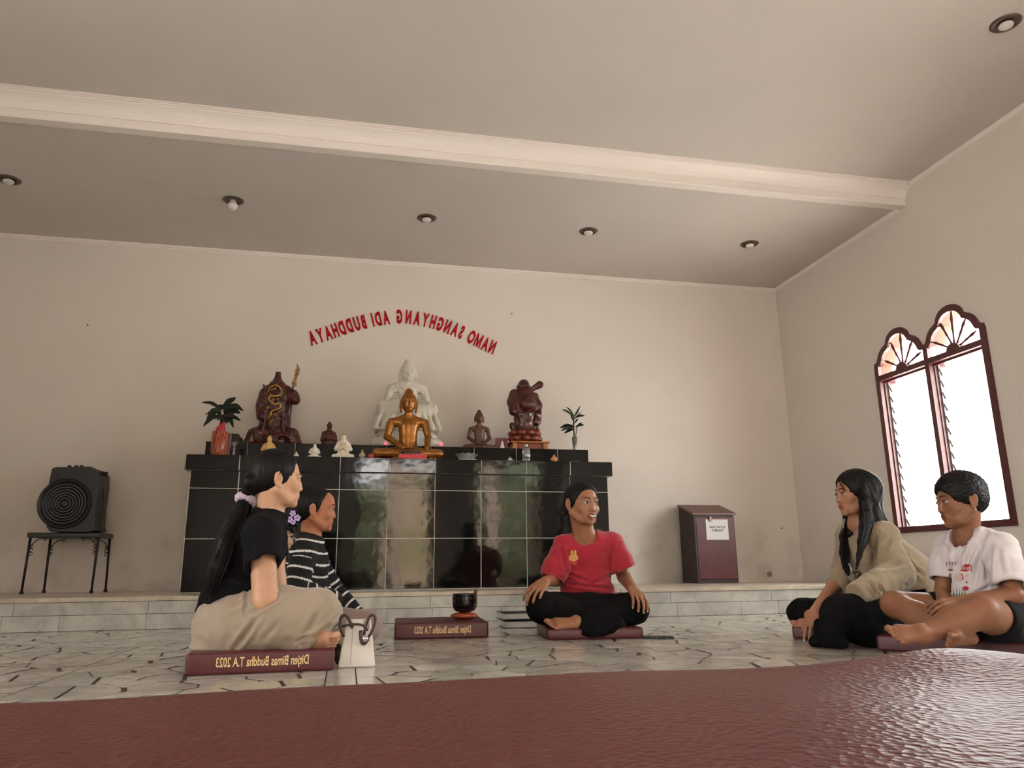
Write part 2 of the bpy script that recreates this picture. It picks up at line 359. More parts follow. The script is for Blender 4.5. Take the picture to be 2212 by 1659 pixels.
def panel(x, y): return (max([k for k in range(len(XJ)) if XJ[k] <= x] or [-1]), max([k for k in range(len(YJ)) if YJ[k] <= y] or [-1]))
for (i, j), (sx, sy, sr) in seeds.items():
    if sx < XL or sx > XR or sy < YB or sy > YS: continue
    a = max(k for k in range(len(XJ)) if XJ[k] <= sx); b = max(k for k in range(len(YJ)) if YJ[k] <= sy)
    if a >= len(XJ)-1 or b >= len(YJ)-1 or XJ[a] == -.05: continue
    poly = [(XJ[a]+.003, YJ[b]+.003), (XJ[a+1]-.003, YJ[b]+.003), (XJ[a+1]-.003, YJ[b+1]-.003), (XJ[a]+.003, YJ[b+1]-.003)]
    for di in range(-2, 3):
        for dj in range(-2, 3):
            if (di or dj) and (i+di, j+dj) in seeds and poly and panel(*seeds[i+di, j+dj][:2]) == (a, b):
                tx, ty, tr = seeds[i+di, j+dj]; dx, dy = tx-sx, ty-sy; L_ = math.hypot(dx, dy)
                if L_ < 1e-4: continue
                g = .0028+.0075*((sr*7.3+tr*7.3) % 1)**2; nx, ny = dx/L_, dy/L_; poly = clip(poly, nx, ny, nx*(sx+tx)/2+ny*(sy+ty)/2-g)
    if len(poly) > 2:
        q2 = []
        for a_ in range(len(poly)):   # knock off some corners, as in broken marble
            p0_, p1_, p2_ = poly[a_-1], poly[a_], poly[(a_+1) % len(poly)]; l0, l1 = math.dist(p0_, p1_), math.dist(p1_, p2_)
            if rng.random() < .45 and min(l0, l1) > .035: c_ = rng.uniform(.006, .016); q2 += [(p1_[0]+(p0_[0]-p1_[0])*c_/l0, p1_[1]+(p0_[1]-p1_[1])*c_/l0), (p1_[0]+(p2_[0]-p1_[0])*c_/l1, p1_[1]+(p2_[1]-p1_[1])*c_/l1)]
            else: q2.append(p1_)
        stones.append((sx, sy, q2))
for b in range(len(YJ)-1):  # the slab strip between two joints
    n = 3; hh = (YJ[b+1]-YJ[b])/n
    for k in range(n): y0 = YJ[b]+k*hh; stones.append((0, y0+hh/2, [(-.048, y0+.002), (.043, y0+.002), (.043, y0+hh-.002), (-.048, y0+hh-.002)]))
def vis(s):
    d = np.array([s[0], s[1], 0])-CAM; z = d@_f
    if z < .2: return 1e9
    px, py = CX+F*(d@_r)/z, CY-F*(d@_u)/z
    return s[1] if -20 < px < 2232 and 1300 < py < (1522-.047*px) else 1e9
stones.sort(key=vis)
def stone_mesh(poly, z0=-.006, z1=0.):
    c = np.mean(poly, 0); n = len(poly); ins = [(c[0]+(p[0]-c[0])*.998, c[1]+(p[1]-c[1])*.998) for p in poly]
    v = [(p[0], p[1], z0) for p in poly]+[(p[0], p[1], z1-.0002) for p in poly]+[(p[0], p[1], z1) for p in ins]; f = [tuple(range(2*n, 3*n))]
    for i in range(n): j = (i+1) % n; f += [(i, j, n+j, n+i), (n+i, n+j, 2*n+j, 2*n+i)]
    return v, f
big = MB(); bc = []
for k, (sx, sy, poly) in enumerate(stones):
    c = .86+.26*rng.random(); cc = np.array([c*rng.uniform(.97, 1.03), c, c*rng.uniform(.93, 1.02)])
    z1 = rng.uniform(-.00008, .00008); v, f = stone_mesh(poly, z1=z1)
    if k < 290:
        v = [(p[0]-sx, p[1]-sy, p[2]) for p in v]; me = bpy.data.meshes.new('stone'); me.from_pydata(v, [], f); colattr(me, np.tile(cc, (len(v), 1)))
        o = link('stone', me, STONE, fl); o.location = (sx, sy, 0)
    else: big.add(v, f); bc += [cc]*len(v)
o = big.build('stone_paving', STONE, fl, fix=False); colattr(o.data, np.array(bc)); o['kind'] = 'stuff'
# step / platform in marble slabs
pl = st(MB().box((XL-.1, YS+.012, -.05), (XR+.1, YF+.15, HP-.012)).build('platform', GROUT))
def slab(lo, hi, m, ch=.0012, cc=None):
    o = MB().cbox(lo, hi, ch).build('marble_slab', m, pl); c = cc or (.9+.14*rng.random()); colattr(o.data, np.tile((c, c*rng.uniform(.98, 1), c*rng.uniform(.95, 1.0)), (len(o.data.vertices), 1))); return o
def row(z0, z1, y0, y1, m, x, lens, g=.0018):
    while x < XR:
        L_ = rng.uniform(*lens); x1 = min(x+L_, XR); slab((x+g/2, y0+rng.uniform(0, .0015), z0), (x1-g/2, y1, z1), m); x = x1
row(.001, .0905, YS, YS+.02, SLAB, XL, (.28, .55)); row(.0925, .166, YS+.001, YS+.02, SLAB, XL, (.5, .9)); row(.168, HP, YS-.006, YS+.10, NOSE, XL, (.4, .8))
y = YS+.102
for w in (.4, .4, .4, .2): row(HP-.014, HP-.0005, y, min(y+w-.002, YF), NOSE, XL, (.38, .42)); y += w
# walls
T = .13
def arch(yc, hw, z0, hz):
    A = [(-1, 0), (-.93, .02), (-.87, .09), (-.83, .20), (-.76, .35), (-.65, .47), (-.53, .54), (-.46, .59), (-.435, .70), (-.37, .82), (-.27, .92), (-.14, .98), (0, 1)]
    A = A+[(-a, b) for a, b in A[-2::-1]]; return [(yc+hw*a, z0+hz*b) for a, b in A]
def opening(yc, e=0.):
    """outline of the twin arched window, e grows it"""
    hw = .5525+e; q = hw/2; zb = .594-e
    P = [(yc-hw, zb), (yc+hw, zb), (yc+hw, 1.925)]
    for s in (1, -1):
        A = arch(yc+s*.276, .268+e, 1.955+min(e, 0), .205+max(e, 0)*1.05); A = [(max(a_, yc+.0005) if s > 0 else min(a_, yc-.0005), b_) for a_, b_ in A]; P += [(yc+hw-.001, 1.955)] if s == 1 and 0 else []; P += A[::-1]
    P += [(yc-hw, 1.925)]; return P
WY = [4.768, 1.6]  # second window is unseen, added for more light on the right
P = MB(); P.prism([(YB-.1, -.1), (YF+.1, -.1), (YF+.1, ZC2+.1), (YB-.1, ZC2+.1)], [opening(c) for c in WY], lambda u, v, w: (XR+w, u, v), T)
st(P.build('wall_right', WALL))
st(MB().box((XL-.15, YF, -.1), (XR+.15, YF+.13, ZC2+.1)).build('wall_back', WALL)); P = MB(); P.prism([(YB-.1, -.1), (YF+.1, -.1), (YF+.1, ZC2+.1), (YB-.1, ZC2+.1)], [[(y-.6, .8), (y+.6, .8), (y+.6, 2.1), (y-.6, 2.1)] for y in (1.3, -1.6)], lambda u, v, w: (XL-w, u, v), T); st(P.build('wall_left', WALL))
P = MB(); pts = [(XL-.1, -.1)]
for a, b in REAR: pts += [(a, -.1), (a, 2.5), (b, 2.5), (b, -.1)]
pts += [(XR+.1, -.1), (XR+.1, ZC2+.1), (XL-.1, ZC2+.1)]
P.prism(pts, [], lambda u, v, w: (u, YB-w, v), T); st(P.build('wall_rear', WALL))
for k, (a, b) in enumerate(REAR):   # frames and open leaves of the added doorways
    d = MB(); d.box((a, YB-T-.01, 0), (a+.06, YB+.02, 2.5)).box((b-.06, YB-T-.01, 0), (b, YB+.02, 2.5)).box((a+.06, YB-T-.01, 2.0), (b-.06, YB+.02, 2.06)).box((a+.06, YB-T-.01, 2.44), (b-.06, YB+.02, 2.5))
    o = st(d.build('door_%d' % (k+1), MAROON))
    for s, x in ((1, a+.06), (-1, b-.06)):
        MB().cbox((x-.02, YB-T-.012-.72, .02), (x+.02, YB-T-.012, 1.99), .004).build('door_leaf', MAROON, o)
# ceilings
st(MB().box((XL-.15, YB-.15, ZC2), (XR+.15, 4.80, ZC2+.15)).build('ceiling', CEIL)); o = MB().box((XL-.15, 4.80, ZC), (XR+.15, YF+.15, ZC+.3)).build('ceiling_recess', CEIL); st(o)
prof = [(4.80, 3.27), (4.655, 3.27), (4.655, 3.262), (4.668, 3.262), (4.668, 3.254), (4.682, 3.254), (4.682, 3.246), (4.695, 3.240), (4.715, 3.228), (4.735, 3.208), (4.748, 3.182), (4.75, 3.168), (4.758, 3.168), (4.758, 3.118), (4.762, 3.112), (4.832, 3.112), (4.832, 3.119), (4.85, 3.119), (4.85, 3.126), (4.80, 3.126)]
P = MB(); P.prism(prof, [], lambda u, v, w: (XL+w, u, v), XR-XL); st(P.build('trim_1', TRIM))
P = MB(); P.prism([(YF, ZC), (YF, ZC-.035), (YF-.008, ZC-.035), (YF-.010, ZC-.022), (YF-.022, ZC-.014), (YF-.024, ZC)], [], lambda u, v, w: (XL+w, u, v), XR-XL); st(P.build('trim_2', TRIM))
P = MB(); P.prism([(XR, ZC2), (XR, ZC2-.03), (XR-.008, ZC2-.03), (XR-.022, ZC2-.01), (XR-.024, ZC2)], [], lambda u, v, w: (u, YB+w, v), 4.66-YB); st(P.build('trim_3', TRIM))
P = MB(); P.prism([(XR, ZC), (XR, ZC-.03), (XR-.008, ZC-.03), (XR-.022, ZC-.01), (XR-.024, ZC)], [], lambda u, v, w: (u, 4.85+w, v), YF-4.85); st(P.build('trim_4', TRIM))
# windows
m = bpy.data.materials.new('louvre_glass'); m.use_nodes = True; N = m.node_tree.nodes; L = m.node_tree.links; N.clear()
o_ = N.new('ShaderNodeOutputMaterial'); mx = N.new('ShaderNodeMixShader'); tr = N.new('ShaderNodeBsdfTransparent'); gl = N.new('ShaderNodeBsdfGlossy'); gl.inputs['Roughness'].default_value = .02; tr.inputs[0].default_value = (.97, .99, .985, 1)
fr = N.new('ShaderNodeLayerWeight'); fr.inputs[0].default_value = .5; pw = N.new('ShaderNodeMath'); pw.operation = 'POWER'; pw.inputs[1].default_value = 5; L.new(fr.outputs['Facing'], pw.inputs[0])
pm = N.new('ShaderNodeMath'); pm.operation = 'MULTIPLY_ADD'; pm.inputs[1].default_value = .6; pm.inputs[2].default_value = .04; L.new(pw.outputs[0], pm.inputs[0]); L.new(pm.outputs[0], mx.inputs[0]); L.new(tr.outputs[0], mx.inputs[1]); L.new(gl.outputs[0], mx.inputs[2]); L.new(mx.outputs[0], o_.inputs[0]); GLASS = m
ALU = mat('dull_aluminium', (.22, .21, .21), .5, .5)
def spindle(p, q, r):
    d = q-p; prof = [(0, .6), (.06, 1), (.12, .75), (.3, .7), (.45, .95), (.6, .8), (.78, 1.25), (.9, .8), (1, .45)]
    return [p+d*t for t, _ in prof], [r*s for _, s in prof]
for wi, yc in enumerate(WY):
    o = empty('window_%d' % (wi+1), (XR, yc, .594), kind='structure'); K = []
    P = MB(); P.prism(opening(yc, .020), [opening(yc, -.027)], lambda u, v, w: (XR-.016+w, u, v), .030); K.append(P.build('window_frame', MAROON))
    # lining of the reveal: painted wood below, salmon plaster in the arches
    for y in (yc+.5225, yc-.5515): K.append(MB().box((XR+.028, y, .60), (XR+T+.012, y+.029, 1.79)).build('jamb', MARWOOD))
    P = MB(); P.prism(opening(yc, -.0005), [opening(yc, -.017)], lambda u, v, w: (XR+.0145+w, u, v), T-.017); K.append(P.build('arch_reveal', SALMON))
    K.append(MB().box((XR-.012, yc-.54, 1.805), (XR+.03, yc+.54, 1.848)).box((XR+.03, yc-.54, 1.79), (XR+T, yc+.54, 1.815)).build('transom', MAROON))
    K.append(MB().box((XR-.010, yc-.022, .60), (XR+.03, yc+.022, 1.95)).build('mullion', MAROON)); K.append(MB().box((XR+.03, yc-.03, .60), (XR+T, yc+.012, 1.79)).build('mullion_lining', MARWOOD))
    K.append(MB().box((XR+.03, yc-.54, .585), (XR+T+.03, yc+.54, .607)).build('window_sill', MARWOOD))
    for s in (1, -1):
        c = yc+s*.268; hub = np.array([XR+.01, c, 1.848]); P = MB(); hp = [(math.cos(a)*.062, math.sin(a)*.05) for a in np.linspace(0, PI, 13)]
        P.prism(hp, [], lambda u, v, w: (XR-.012+w, c+u, 1.846+v), .04); K.append(P.build('sunburst_hub', MAROON))
        for a in (20, 55, 87, 113, 150):
            a_ = math.radians(a); dr = np.array([0, -math.cos(a_), math.sin(a_)]); R = {20: .222, 55: .235, 87: .285, 113: .26, 150: .228}[a]
            P = MB(); pp, rr = spindle(hub+dr*.045, hub+dr*R, .0100); P.tube(pp, rr, 8); K.append(P.build('spindle', MAROON, smooth=True))
        # louvre blades in their clips
        y0, y1 = (yc+.014, yc+.520) if s == 1 else (yc-.520, yc-.032); n = 13; pitch = 1.17/n
        for y in (y0, y1-.012): K.append(MB().box((XR+.050, y, .61), (XR+.062, y+.012, 1.79)).build('louvre_rail', ALU))
        for k in range(n):
            z = .618+pitch*(k+.5); R = roty(math.radians(-18)); v = MB().box((XR+.070, y0+.013, z-.052), (XR+.074, y1-.013, z+.052), R).build('louvre_blade', GLASS); K.append(v)
            for y in (y0+.002, y1-.022): K.append(MB().box((XR+.060, y, z-.030), (XR+.076, y+.016, z+.024), roty(math.radians(-24))).build('louvre_clip', ALU))
    for c in K: c.parent = o; c.location = (-XR, -yc, -.594)
for k, y in enumerate((1.3, -1.6)):  # unseen left windows, added to brighten the right wall
    P = MB(); P.prism([(y-.62, .78), (y+.62, .78), (y+.62, 2.12), (y-.62, 2.12)], [[(y-.55, .85), (y-.03, .85), (y-.03, 2.05), (y-.55, 2.05)], [(y+.03, .85), (y+.55, .85), (y+.55, 2.05), (y+.03, 2.05)]], lambda u, v, w: (XL+.015-w, u, v), .06); st(P.build('window_%d' % (k+3), MAROON))
# outside: a yard, with hedge, wall, shed and posts added for tile reflections
YARD = mat('yard_concrete', (.5, .48, .45), .8, nz=.1, nscale=2); LEAF = mat('added_hedge_leaf', (.055, .066, .022), .5, nz=.6, nscale=6)
st(MB().box((-40, -40, -.5), (40, 40, -.31)).build('ground', YARD))

rh = np.random.RandomState(4); S = Soft()
for k, (x, y, hh, w) in enumerate([(-6.5, -13, 3.0, 2.2), (-2.6, -12, 4.4, 2.2), (.4, -13.5, 3.0, 1.6), (3.9, -12.4, 4.6, 1.1), (5.4, -12.5, 4.2, 2.0), (8.6, -13, 4.4, 2.2), (12.5, -13, 4.3, 2.4), (-10.5, -13, 4.2, 2.4)]):
    S.ell((x, y, -.3+hh*.55), [w, 1.0, hh*.5], k=.2)
    for q in range(9): S.ell((x+rh.uniform(-w, w)*.8, y+rh.uniform(-.5, .7), rh.uniform(.2, hh*.85)), [w*.4, .6, .6], k=.2)
S.cut((0, -13, -.33), (0, 0, -1), k=0); o = S.build('added_hedge', .13, LEAF, disp=lambda P, N: .16*vnoise(P*3.1, 3)+.10*vnoise(P*7, 4)); tag(o, 'dense green garden hedge across the yard behind the camera', 'hedge')  # added, tall enough to block the sky from the tile reflections
BW = mat('added_wall_paint', (.36, .13, .08), .7)
tag(MB().box((-14, -15.2, -.31), (14, -15, 1.9)).build('added_wall', BW), 'low rust coloured garden wall behind the bushes', 'wall')  # unseen wall, put in to colour the tile reflections
tag(MB().cbox((1.0, -11.2, -.31), (2.6, -10.4, 3.2), .02).build('added_shed', mat('added_shed_wall', (.34, .24, .16), .8, c2=(.20, .17, .08), nscale=1.2)), 'tall brown garden shed between the bushes behind the camera', 'shed')  # stands where the middle tiles mirror it, added as a brown patch
VP = mat('added_post_paint', (.42, .30, .24), .6)
vr = tag(empty('verandah', (.9, -5.8, -.31)), 'painted verandah posts and beam behind the camera', 'verandah')  # posts and beam added to streak the tile reflections
for x in (-1.4, .95, 3.2, 5.4): o = MB().cbox((x-.11, -5.9, -.31), (x+.11, -5.68, 2.9), .01).build('post', VP); o.parent = vr; o.location = -vr.location
o = MB().box((-5, -5.95, 2.9), (6, -5.63, 3.1)).build('beam', VP); o.parent = vr; o.location = -vr.location
# ================================================================== the altar
TILE = mat('black_glazed_tile', (.0035, .004, .004), .07, bump=.12, bscale=7, bd=.01, spec=.36); AGROUT = mat('altar_grout', (.55, .50, .45), .7)
YT, ZA, ZT = 6.2, 1.167, 1.322
al = empty('altar', (.456, YALT, HP), label='long altar counter faced with glossy black tiles and pale grout', category='altar') if 0 else empty('altar', (.456, YALT, HP))
tag(al, 'long altar counter faced with glossy black tiles and pale grout lines', 'altar'); AK = []
x0, x1 = -1.1315, 2.0435
AK.append(MB().box((x0-.0025, YALT+.0015, HP), (x1+.0025, YF-.01, 1.05)).box((x0-.036, YALT-.0285, 1.057), (x1+.036, YF-.01, ZA-.002)).box((x0+.03, YT+.003, ZA-.007), (x1-.05, YF-.01, ZT-.0025)).build('core', AGROUT))
rt = random.Random(3)
def tile(lo, hi, tilt=.0035):
    R = rotx(rt.uniform(-tilt, tilt))@rotz(rt.uniform(-tilt, tilt)); lo = np.array(lo); hi = np.array(hi); c = (lo+hi)/2
    P = MB().cbox(lo-c, hi-c, .0015); o = P.build('tile', TILE); M = Matrix(R.tolist()).to_4x4(); M.translation = Vector(c); o.matrix_world = M; AK.append(o); return o
XJ_ = [x0, -.794, -.434, -.074, .286, .645, 1.005, 1.365, 1.725, x1]; ZJ = [HP+.001, .566, .926, 1.054]; g = .0045
for i in range(len(XJ_)-1):
    for j in range(3): tile((XJ_[i]+g/2, YALT, ZJ[j]+g/2), (XJ_[i+1]-g/2, YALT+.012, ZJ[j+1]-g/2))
XC = [x0-.035]+XJ_[1:-1]+[x1+.035]
for i in range(len(XC)-1):
    tile((XC[i]+g/2, YALT-.030, 1.056), (XC[i+1]-g/2, YALT-.018, ZA-.002)); tile((XC[i]+g/2, YALT-.030, ZA-.0075), (XC[i+1]-g/2, YT+.006, ZA), .0)
    a, b = max(XC[i], x0+.025), min(XC[i+1], x1-.045); tile((a+g/2, YT, ZA+.002), (b-g/2, YT+.012, ZT-.001)); tile((a+g/2, YT, ZT-.006), (b-g/2, YF-.01, ZT), 0.)
for x, s in ((x0, -1), (x1, 1)):   # side faces
    for y0_, y1_ in ((YALT+.013, 6.22), (6.224, 6.58), (6.584, YF-.01)):
        for j in range(3): tile((x-.006, y0_, ZJ[j]+g/2), (x+.006, y1_, ZJ[j+1]-g/2), 0)
    tile((x+s*.035-.006, YALT-.017, 1.056), (x+s*.035+.006, 6.3, ZA-.008), 0); tile((x+s*.035-.006, 6.304, 1.056), (x+s*.035+.006, YF-.01, ZA-.008), 0)
for c in AK: c.parent = al; c.location = Vector(c.location)-al.location
# ------------------------------------------------------------------ wall lettering
RED = mat('red_lettering', (.40, .004, .010), .7, spec=.15)
wl = empty('wall_lettering', (.44, YF, 2.4)); tag(wl, 'arc of red cut-out capital letters on the wall above the altar, reading mirrored', 'sign')
TXT = 'NAMO SANGHYANG ADI BUDDHAYA'; wid = dict(A=1.06, M=1.38, I=.5, N=1.1, O=1.22, S=.92, G=1.05, H=1.03, Y=.98, D=1.02, B=.95, U=1.0); wid[' '] = .62
tot = sum(wid[c] for c in TXT); arcpx = [(1060, 752), (1022, 735), (975, 712), (925, 694), (873, 684), (825, 689), (775, 701), (728, 717), (678, 733)]
arc = bez([W(a, b, YF-.006) for a, b in arcpx], 20); sl = np.concatenate([[0], np.cumsum([np.linalg.norm(arc[i+1]-arc[i]) for i in range(len(arc)-1)])])
def letter_m(w=.104, h=.134, t=.019, dp=.004):
    P = MB(); P.prism([(0, 0), (t, 0), (t, .082), (w/2-.010, .006), (w/2+.010, .006), (w-t, .082), (w-t, 0), (w, 0), (w, h), (w-t*1.15, h), (w/2, .050), (t*1.15, h), (0, h)], [], lambda u, v, k: (u, v-.008, k-dp), 2*dp); return P.mesh('letter')
GL = [None if ch == ' ' else letter_m() if ch == 'M' else text_mesh(ch, .172, True, .0078, .004, .70) for ch in TXT]
ext = lambda me: (min(v.co.x for v in me.vertices), max(v.co.x for v in me.vertices)); WG = [.040 if g_ is None else ext(g_)[1]-ext(g_)[0] for g_ in GL]; gap = .014; fx = (sl[-1]-gap*(len(TXT)-1))/sum(WG); WG = [w*fx for w in WG]; s_ = 0
for me in GL:
    if me: me.transform(Matrix.Diagonal((fx, 1, 1, 1)))
for me, w in zip(GL, WG):
    u = s_+w/2; s_ += w+gap
    if me is None: continue
    me.transform(Matrix.Translation((-sum(ext(me))/2, 0, 0))); k = min(np.searchsorted(sl, u), len(arc)-1); p = arc[k-1]+(arc[k]-arc[k-1])*((u-sl[k-1])/(sl[k]-sl[k-1])); t = arc[min(k+4, len(arc)-1)]-arc[max(k-5, 0)]; an = math.atan2(-t[2], -t[0])
    o = link('letter', me, RED, wl); o.location = (p[0]-.44-.058*math.sin(an), -.0045, p[2]-2.4-.058*math.cos(an)); o.rotation_euler = (PI/2, -an*.9, 0)
# ------------------------------------------------------------------ statues
GOLD = mat('bronze_gold', (.30, .115, .018), .3, .5, nz=.25, nscale=14); WHITEST = mat('white_stone', (.62, .58, .50), .7, nz=.06, nscale=10, bump=.2, bscale=40)
DBROWN = mat('brown_wood', (.10, .036, .017), .4, nz=.2, nscale=25); RBROWN = mat('red_brown_wood', (.065, .012, .008), .3, nz=.35, nscale=22, coat=.2); LRED = mat('lotus_red_wood', (.19, .03, .014), .3, nz=.25, nscale=20, coat=.2)
CREAM = mat('cream_porcelain', (.74, .68, .58), .25); YEL = mat('yellow_ceramic', (.62, .40, .12), .35, nz=.15, nscale=60); LEAFG = mat('gold_leaf', (.62, .36, .07), .3, .6); BLK = mat('black_plastic', (.008, .008, .009), .45)
def buddha(name, base, H, m, label, fwd=(0, -1, 0), robe=None, ush=.5, h=None, mudra='lap', legs=True, wide=1., parent=None, hs=1., sx=1., nz=.60):
    """seated cross-legged figure of about total height H; hs head scale, sx width of shoulders and arms"""
    fr = Frame(base, fwd, sc=H); S = Soft(); h = h or max(H/150, .0022); k = .02*H
    def p(x, y, z): return fr.p(x*sx, y, z)
    def q(x, y, z): return fr.p(x*hs, y*hs, nz+(z-.62)*hs)
    g = H*(.5+.5*sx); G = H*hs
    if legs:
        for s in (-1, 1): S.chain([fr.p(s*.10, .0, .085), fr.p(s*.34*wide, .12, .062), fr.p(s*.05, .24, .05)], [.085*H, .062*H, .042*H], k=k); S.ell(fr.p(s*.03, .22, .075), np.array([.09, .03, .02])*H, fr, k=k*.5)
        S.ell(fr.p(0, .02, .075), np.array([.22, .15, .075])*H, fr, k=k)
    S.chain([p(0, 0, .10), p(0, .01, .28), p(0, 0, .46)], [.125*g, .105*g, .13*g], k=k, flat=fr.y, ff=.72)
    S.cone(p(-.15, 0, .52), p(.15, 0, .52), .062*g, k=k); S.chain([p(-.13, 0, .545), p(0, 0, .60), p(.13, 0, .545)], [.04*g, .055*g, .04*g], k=k); S.cone(p(0, .0, .56), q(0, .012, .66), .048*G, .045*G, k=.01*H)
    for s in (-1, 1):
        if mudra == 'touch' and s == -1: ch = [p(s*.185, 0, .52), p(s*.225, .02, .32), p(s*.20, .17, .14)]
        else: ch = [p(s*.185, 0, .52), p(s*.235, .0, .31), p(s*.07, .19, .135)]
        S.chain(ch, [.052*g, .043*g, .030*g], k=.008*H)
        e = ch[2]
        if s == -1 and mudra == 'touch':
            for i in range(4): S.cone(e, e+fr.d(.01*i-.02, .04, -.075)*H, .012*H, .009*H, k=.004*H)
        else:
            for i in range(4): S.cone(e, p(-s*.035, .215+.012*i, .128), .012*H, .008*H, k=.004*H)
    S.ell(q(0, .015, .775), np.array([.077, .088, .105])*G, fr, k=.01*G); S.ell(q(0, .045, .73), np.array([.058, .05, .062])*G, fr, k=.012*G)
    S.cone(q(0, .096, .79), q(0, .118, .745), .006*G, .013*G, k=.008*G)
    for s in (-1, 1):
        S.ell(q(s*.032, .108, .785), np.array([.024, .014, .009])*G, fr, k=.006*G, sub=True); S.ell(q(s*.032, .088, .783), np.array([.02, .012, .009])*G, fr, k=.004*G)
        S.cone(q(s*.012, .096, .808), q(s*.055, .082, .806), .005*G, k=.006*G); S.chain([q(s*.080, -.005, .80), q(s*.086, 0, .74), q(s*.078, .005, .68)], [.016*G, .014*G, .012*G], k=.004*G)
        S.cone(q(0, .100, .716), q(s*.028, .092, .718), .010*G, .005*G, k=.004*G)
    S.ell(q(0, .088, .690), np.array([.022, .016, .014])*G, fr, k=.01*G)
    S.ell(q(0, -.008, .812), np.array([.084, .094, .086])*G, fr, k=.004*G); S.ell(q(0, -.005, .895), np.array([.047, .05, .045])*G, fr, k=.02*G)
    if ush > .5: S.cone(q(0, -.005, .90), q(0, -.005, .935), .032*G, .012*G, k=.02*G)
    if robe: S.chain([p(.10, .085, .55), p(.0, .10, .42), p(-.12, .06, .22)], [.012*H, .011*H, .012*H], k=.008*H); S.chain([p(.14, .07, .55), p(.11, .10, .40), p(.10, .10, .22)], [.008*H]*3, k=.006*H)
    S.cut(fr.p(0, 0, 0), (0, 0, -1), k=0)
    def dp(P, N):
        L_ = fr.loc(P); a = np.zeros(len(P), np.float32); z = .62+(L_[:, 2]-nz)/hs; y = L_[:, 1]/hs
        a += ((z > .80+.55*np.maximum(0, y-.06)) & (z > .66))*(.0035*H*vnoise(L_*90, 2))
        if robe: a += (L_[:, 2] < .5)*robe*H*vnoise(L_*np.array([26, 26, 9]), 4)
        return a
    o = S.build(name, h, m, parent, disp=dp)
    if label: tag(o, label, 'statue')
    return o
def px_base(px, py_b, y, z): P = W(px, py_b, y); return np.array([P[0], y, z])
# large white figure on a rock throne
b = px_base(878, 955, 6.46, ZT)
wb = empty('stone_buddha_statue', tuple(b)); tag(wb, 'large white stone Buddha on a draped throne behind the golden one', 'statue')
S = Soft(); f_ = Frame(b, (0, -1, 0), sc=1.)
Hs = .56
S.ell(f_.p(0, 0, .05), [.30, .17, .07], k=.02)
for i in range(7):
    a = -PI*.5+PI*(i-3)/3.6; S.ell(f_.p(.25*math.sin(a+PI/2)*1., .13*math.cos((i-3)*.45), .05), [.055, .05, .045], k=.01)
S.ell(f_.p(0, .0, .12), [.26, .15, .05], k=.03)
S.box(f_.p(0, 0, .165), [.27, .14, .010], rd=.008, k=.01)
S.ell(f_.p(0, .0, .20), [.275, .15, .075], k=.03); S.ell(f_.p(0, .02, .255), [.272, .148, .095], k=.03)
for s in (-1, 1):
    for q in range(4): S.cone(f_.p(s*(.07+.05*q), .15-.012*q, .30), f_.p(s*(.10+.055*q), .15-.01*q, .175), .016, .022, k=.012)
for s in (-1, 1): S.chain([f_.p(s*.10, .03, .37), f_.p(s*.19, .07, .345), f_.p(s*.05, .13, .32)], [.075, .062, .055], k=.03); S.cone(f_.p(s*.02, .10, .30), f_.p(s*.10, .06, .30), .07, k=.03)
S.cut(f_.p(0, 0, 0), (0, 0, -1), k=0); th = S.build('throne', .005, WHITEST, disp=lambda P, N: .006*vnoise(P*np.array([30, 30, 14]), 3)+.003*vnoise(P*60, 5))
fig = buddha('figure', f_.p(0, -.0, .23), .60, WHITEST, None, robe=.012, h=.004, legs=False, hs=1.32, sx=1.24, nz=.54)
for c in (th, fig): c.parent = wb; c.location = tuple(-b)
# golden figure in front, on its plinth
b = px_base(881, 986, 6.05, ZA); PL = Frame(b, (0, -1, 0))
gb = empty('golden_buddha_statue', tuple(b)); tag(gb, 'golden bronze seated Buddha at the centre front of the altar', 'statue')
S = Soft(); S.ell(PL.p(0, 0, .018), [.285, .13, .03], k=.01); S.cut(PL.p(0, 0, .0), (0, 0, -1), k=0); S.cut(PL.p(0, 0, .032), (0, 0, 1), k=.006); pb = S.build('plinth', .004, GOLD)
fig = buddha('figure', PL.p(0, -.03, .028), .575, GOLD, None, ush=1, mudra='touch', robe=.0, h=.0032, wide=1.24, hs=1.32, sx=1.24, nz=.585)
for c in (pb, fig): c.parent = gb; c.location = tuple(-b)
# plain brown figures
buddha('wooden_buddha_statue', px_base(1035, 966, 6.38, ZT), .36, DBROWN, 'small brown wooden seated Buddha right of the golden one', ush=1, hs=1.22, sx=1.08)
def bust():
    b = px_base(710, 958, 6.4, ZT); fr = Frame(b, (0.25, -1, 0), sc=.222); p = fr.p; H = .222; S = Soft()
    S.ell(p(0, 0, .16), np.array([.27, .24, .18])*H, fr, k=.02*H).chain([p(0, 0, .1), p(0, 0, .42), p(0, 0, .60)], [.26*H, .24*H, .13*H], k=.04*H, flat=fr.y, ff=.8)
    for s in (-1, 1): S.chain([p(s*.17, 0, .54), p(s*.23, .03, .28), p(s*.06, .24, .30)], [.09*H, .09*H, .06*H], k=.02*H)
    S.cone(p(0, 0, .6), p(0, .01, .72), .075*H, k=.02*H).ell(p(0, .02, .83), np.array([.105, .12, .125])*H, fr, k=.01*H).ell(p(0, -.01, .95), np.array([.05, .05, .05])*H, fr, k=.03*H).cone(p(0, .13, .84), p(0, .15, .79), .012*H, .02*H, k=.01*H)
    S.cut(p(0, 0, 0), (0, 0, -1), k=0)
    o = S.build('wooden_monk_statue', .0028, RBROWN, disp=lambda P, N: .003*vnoise(fr.loc(P)*np.array([16, 16, 7]), 3)*(fr.loc(P)[:, 2] < .6)); tag(o, 'small reddish brown robed monk statue left of the white Buddha', 'statue')
bust()
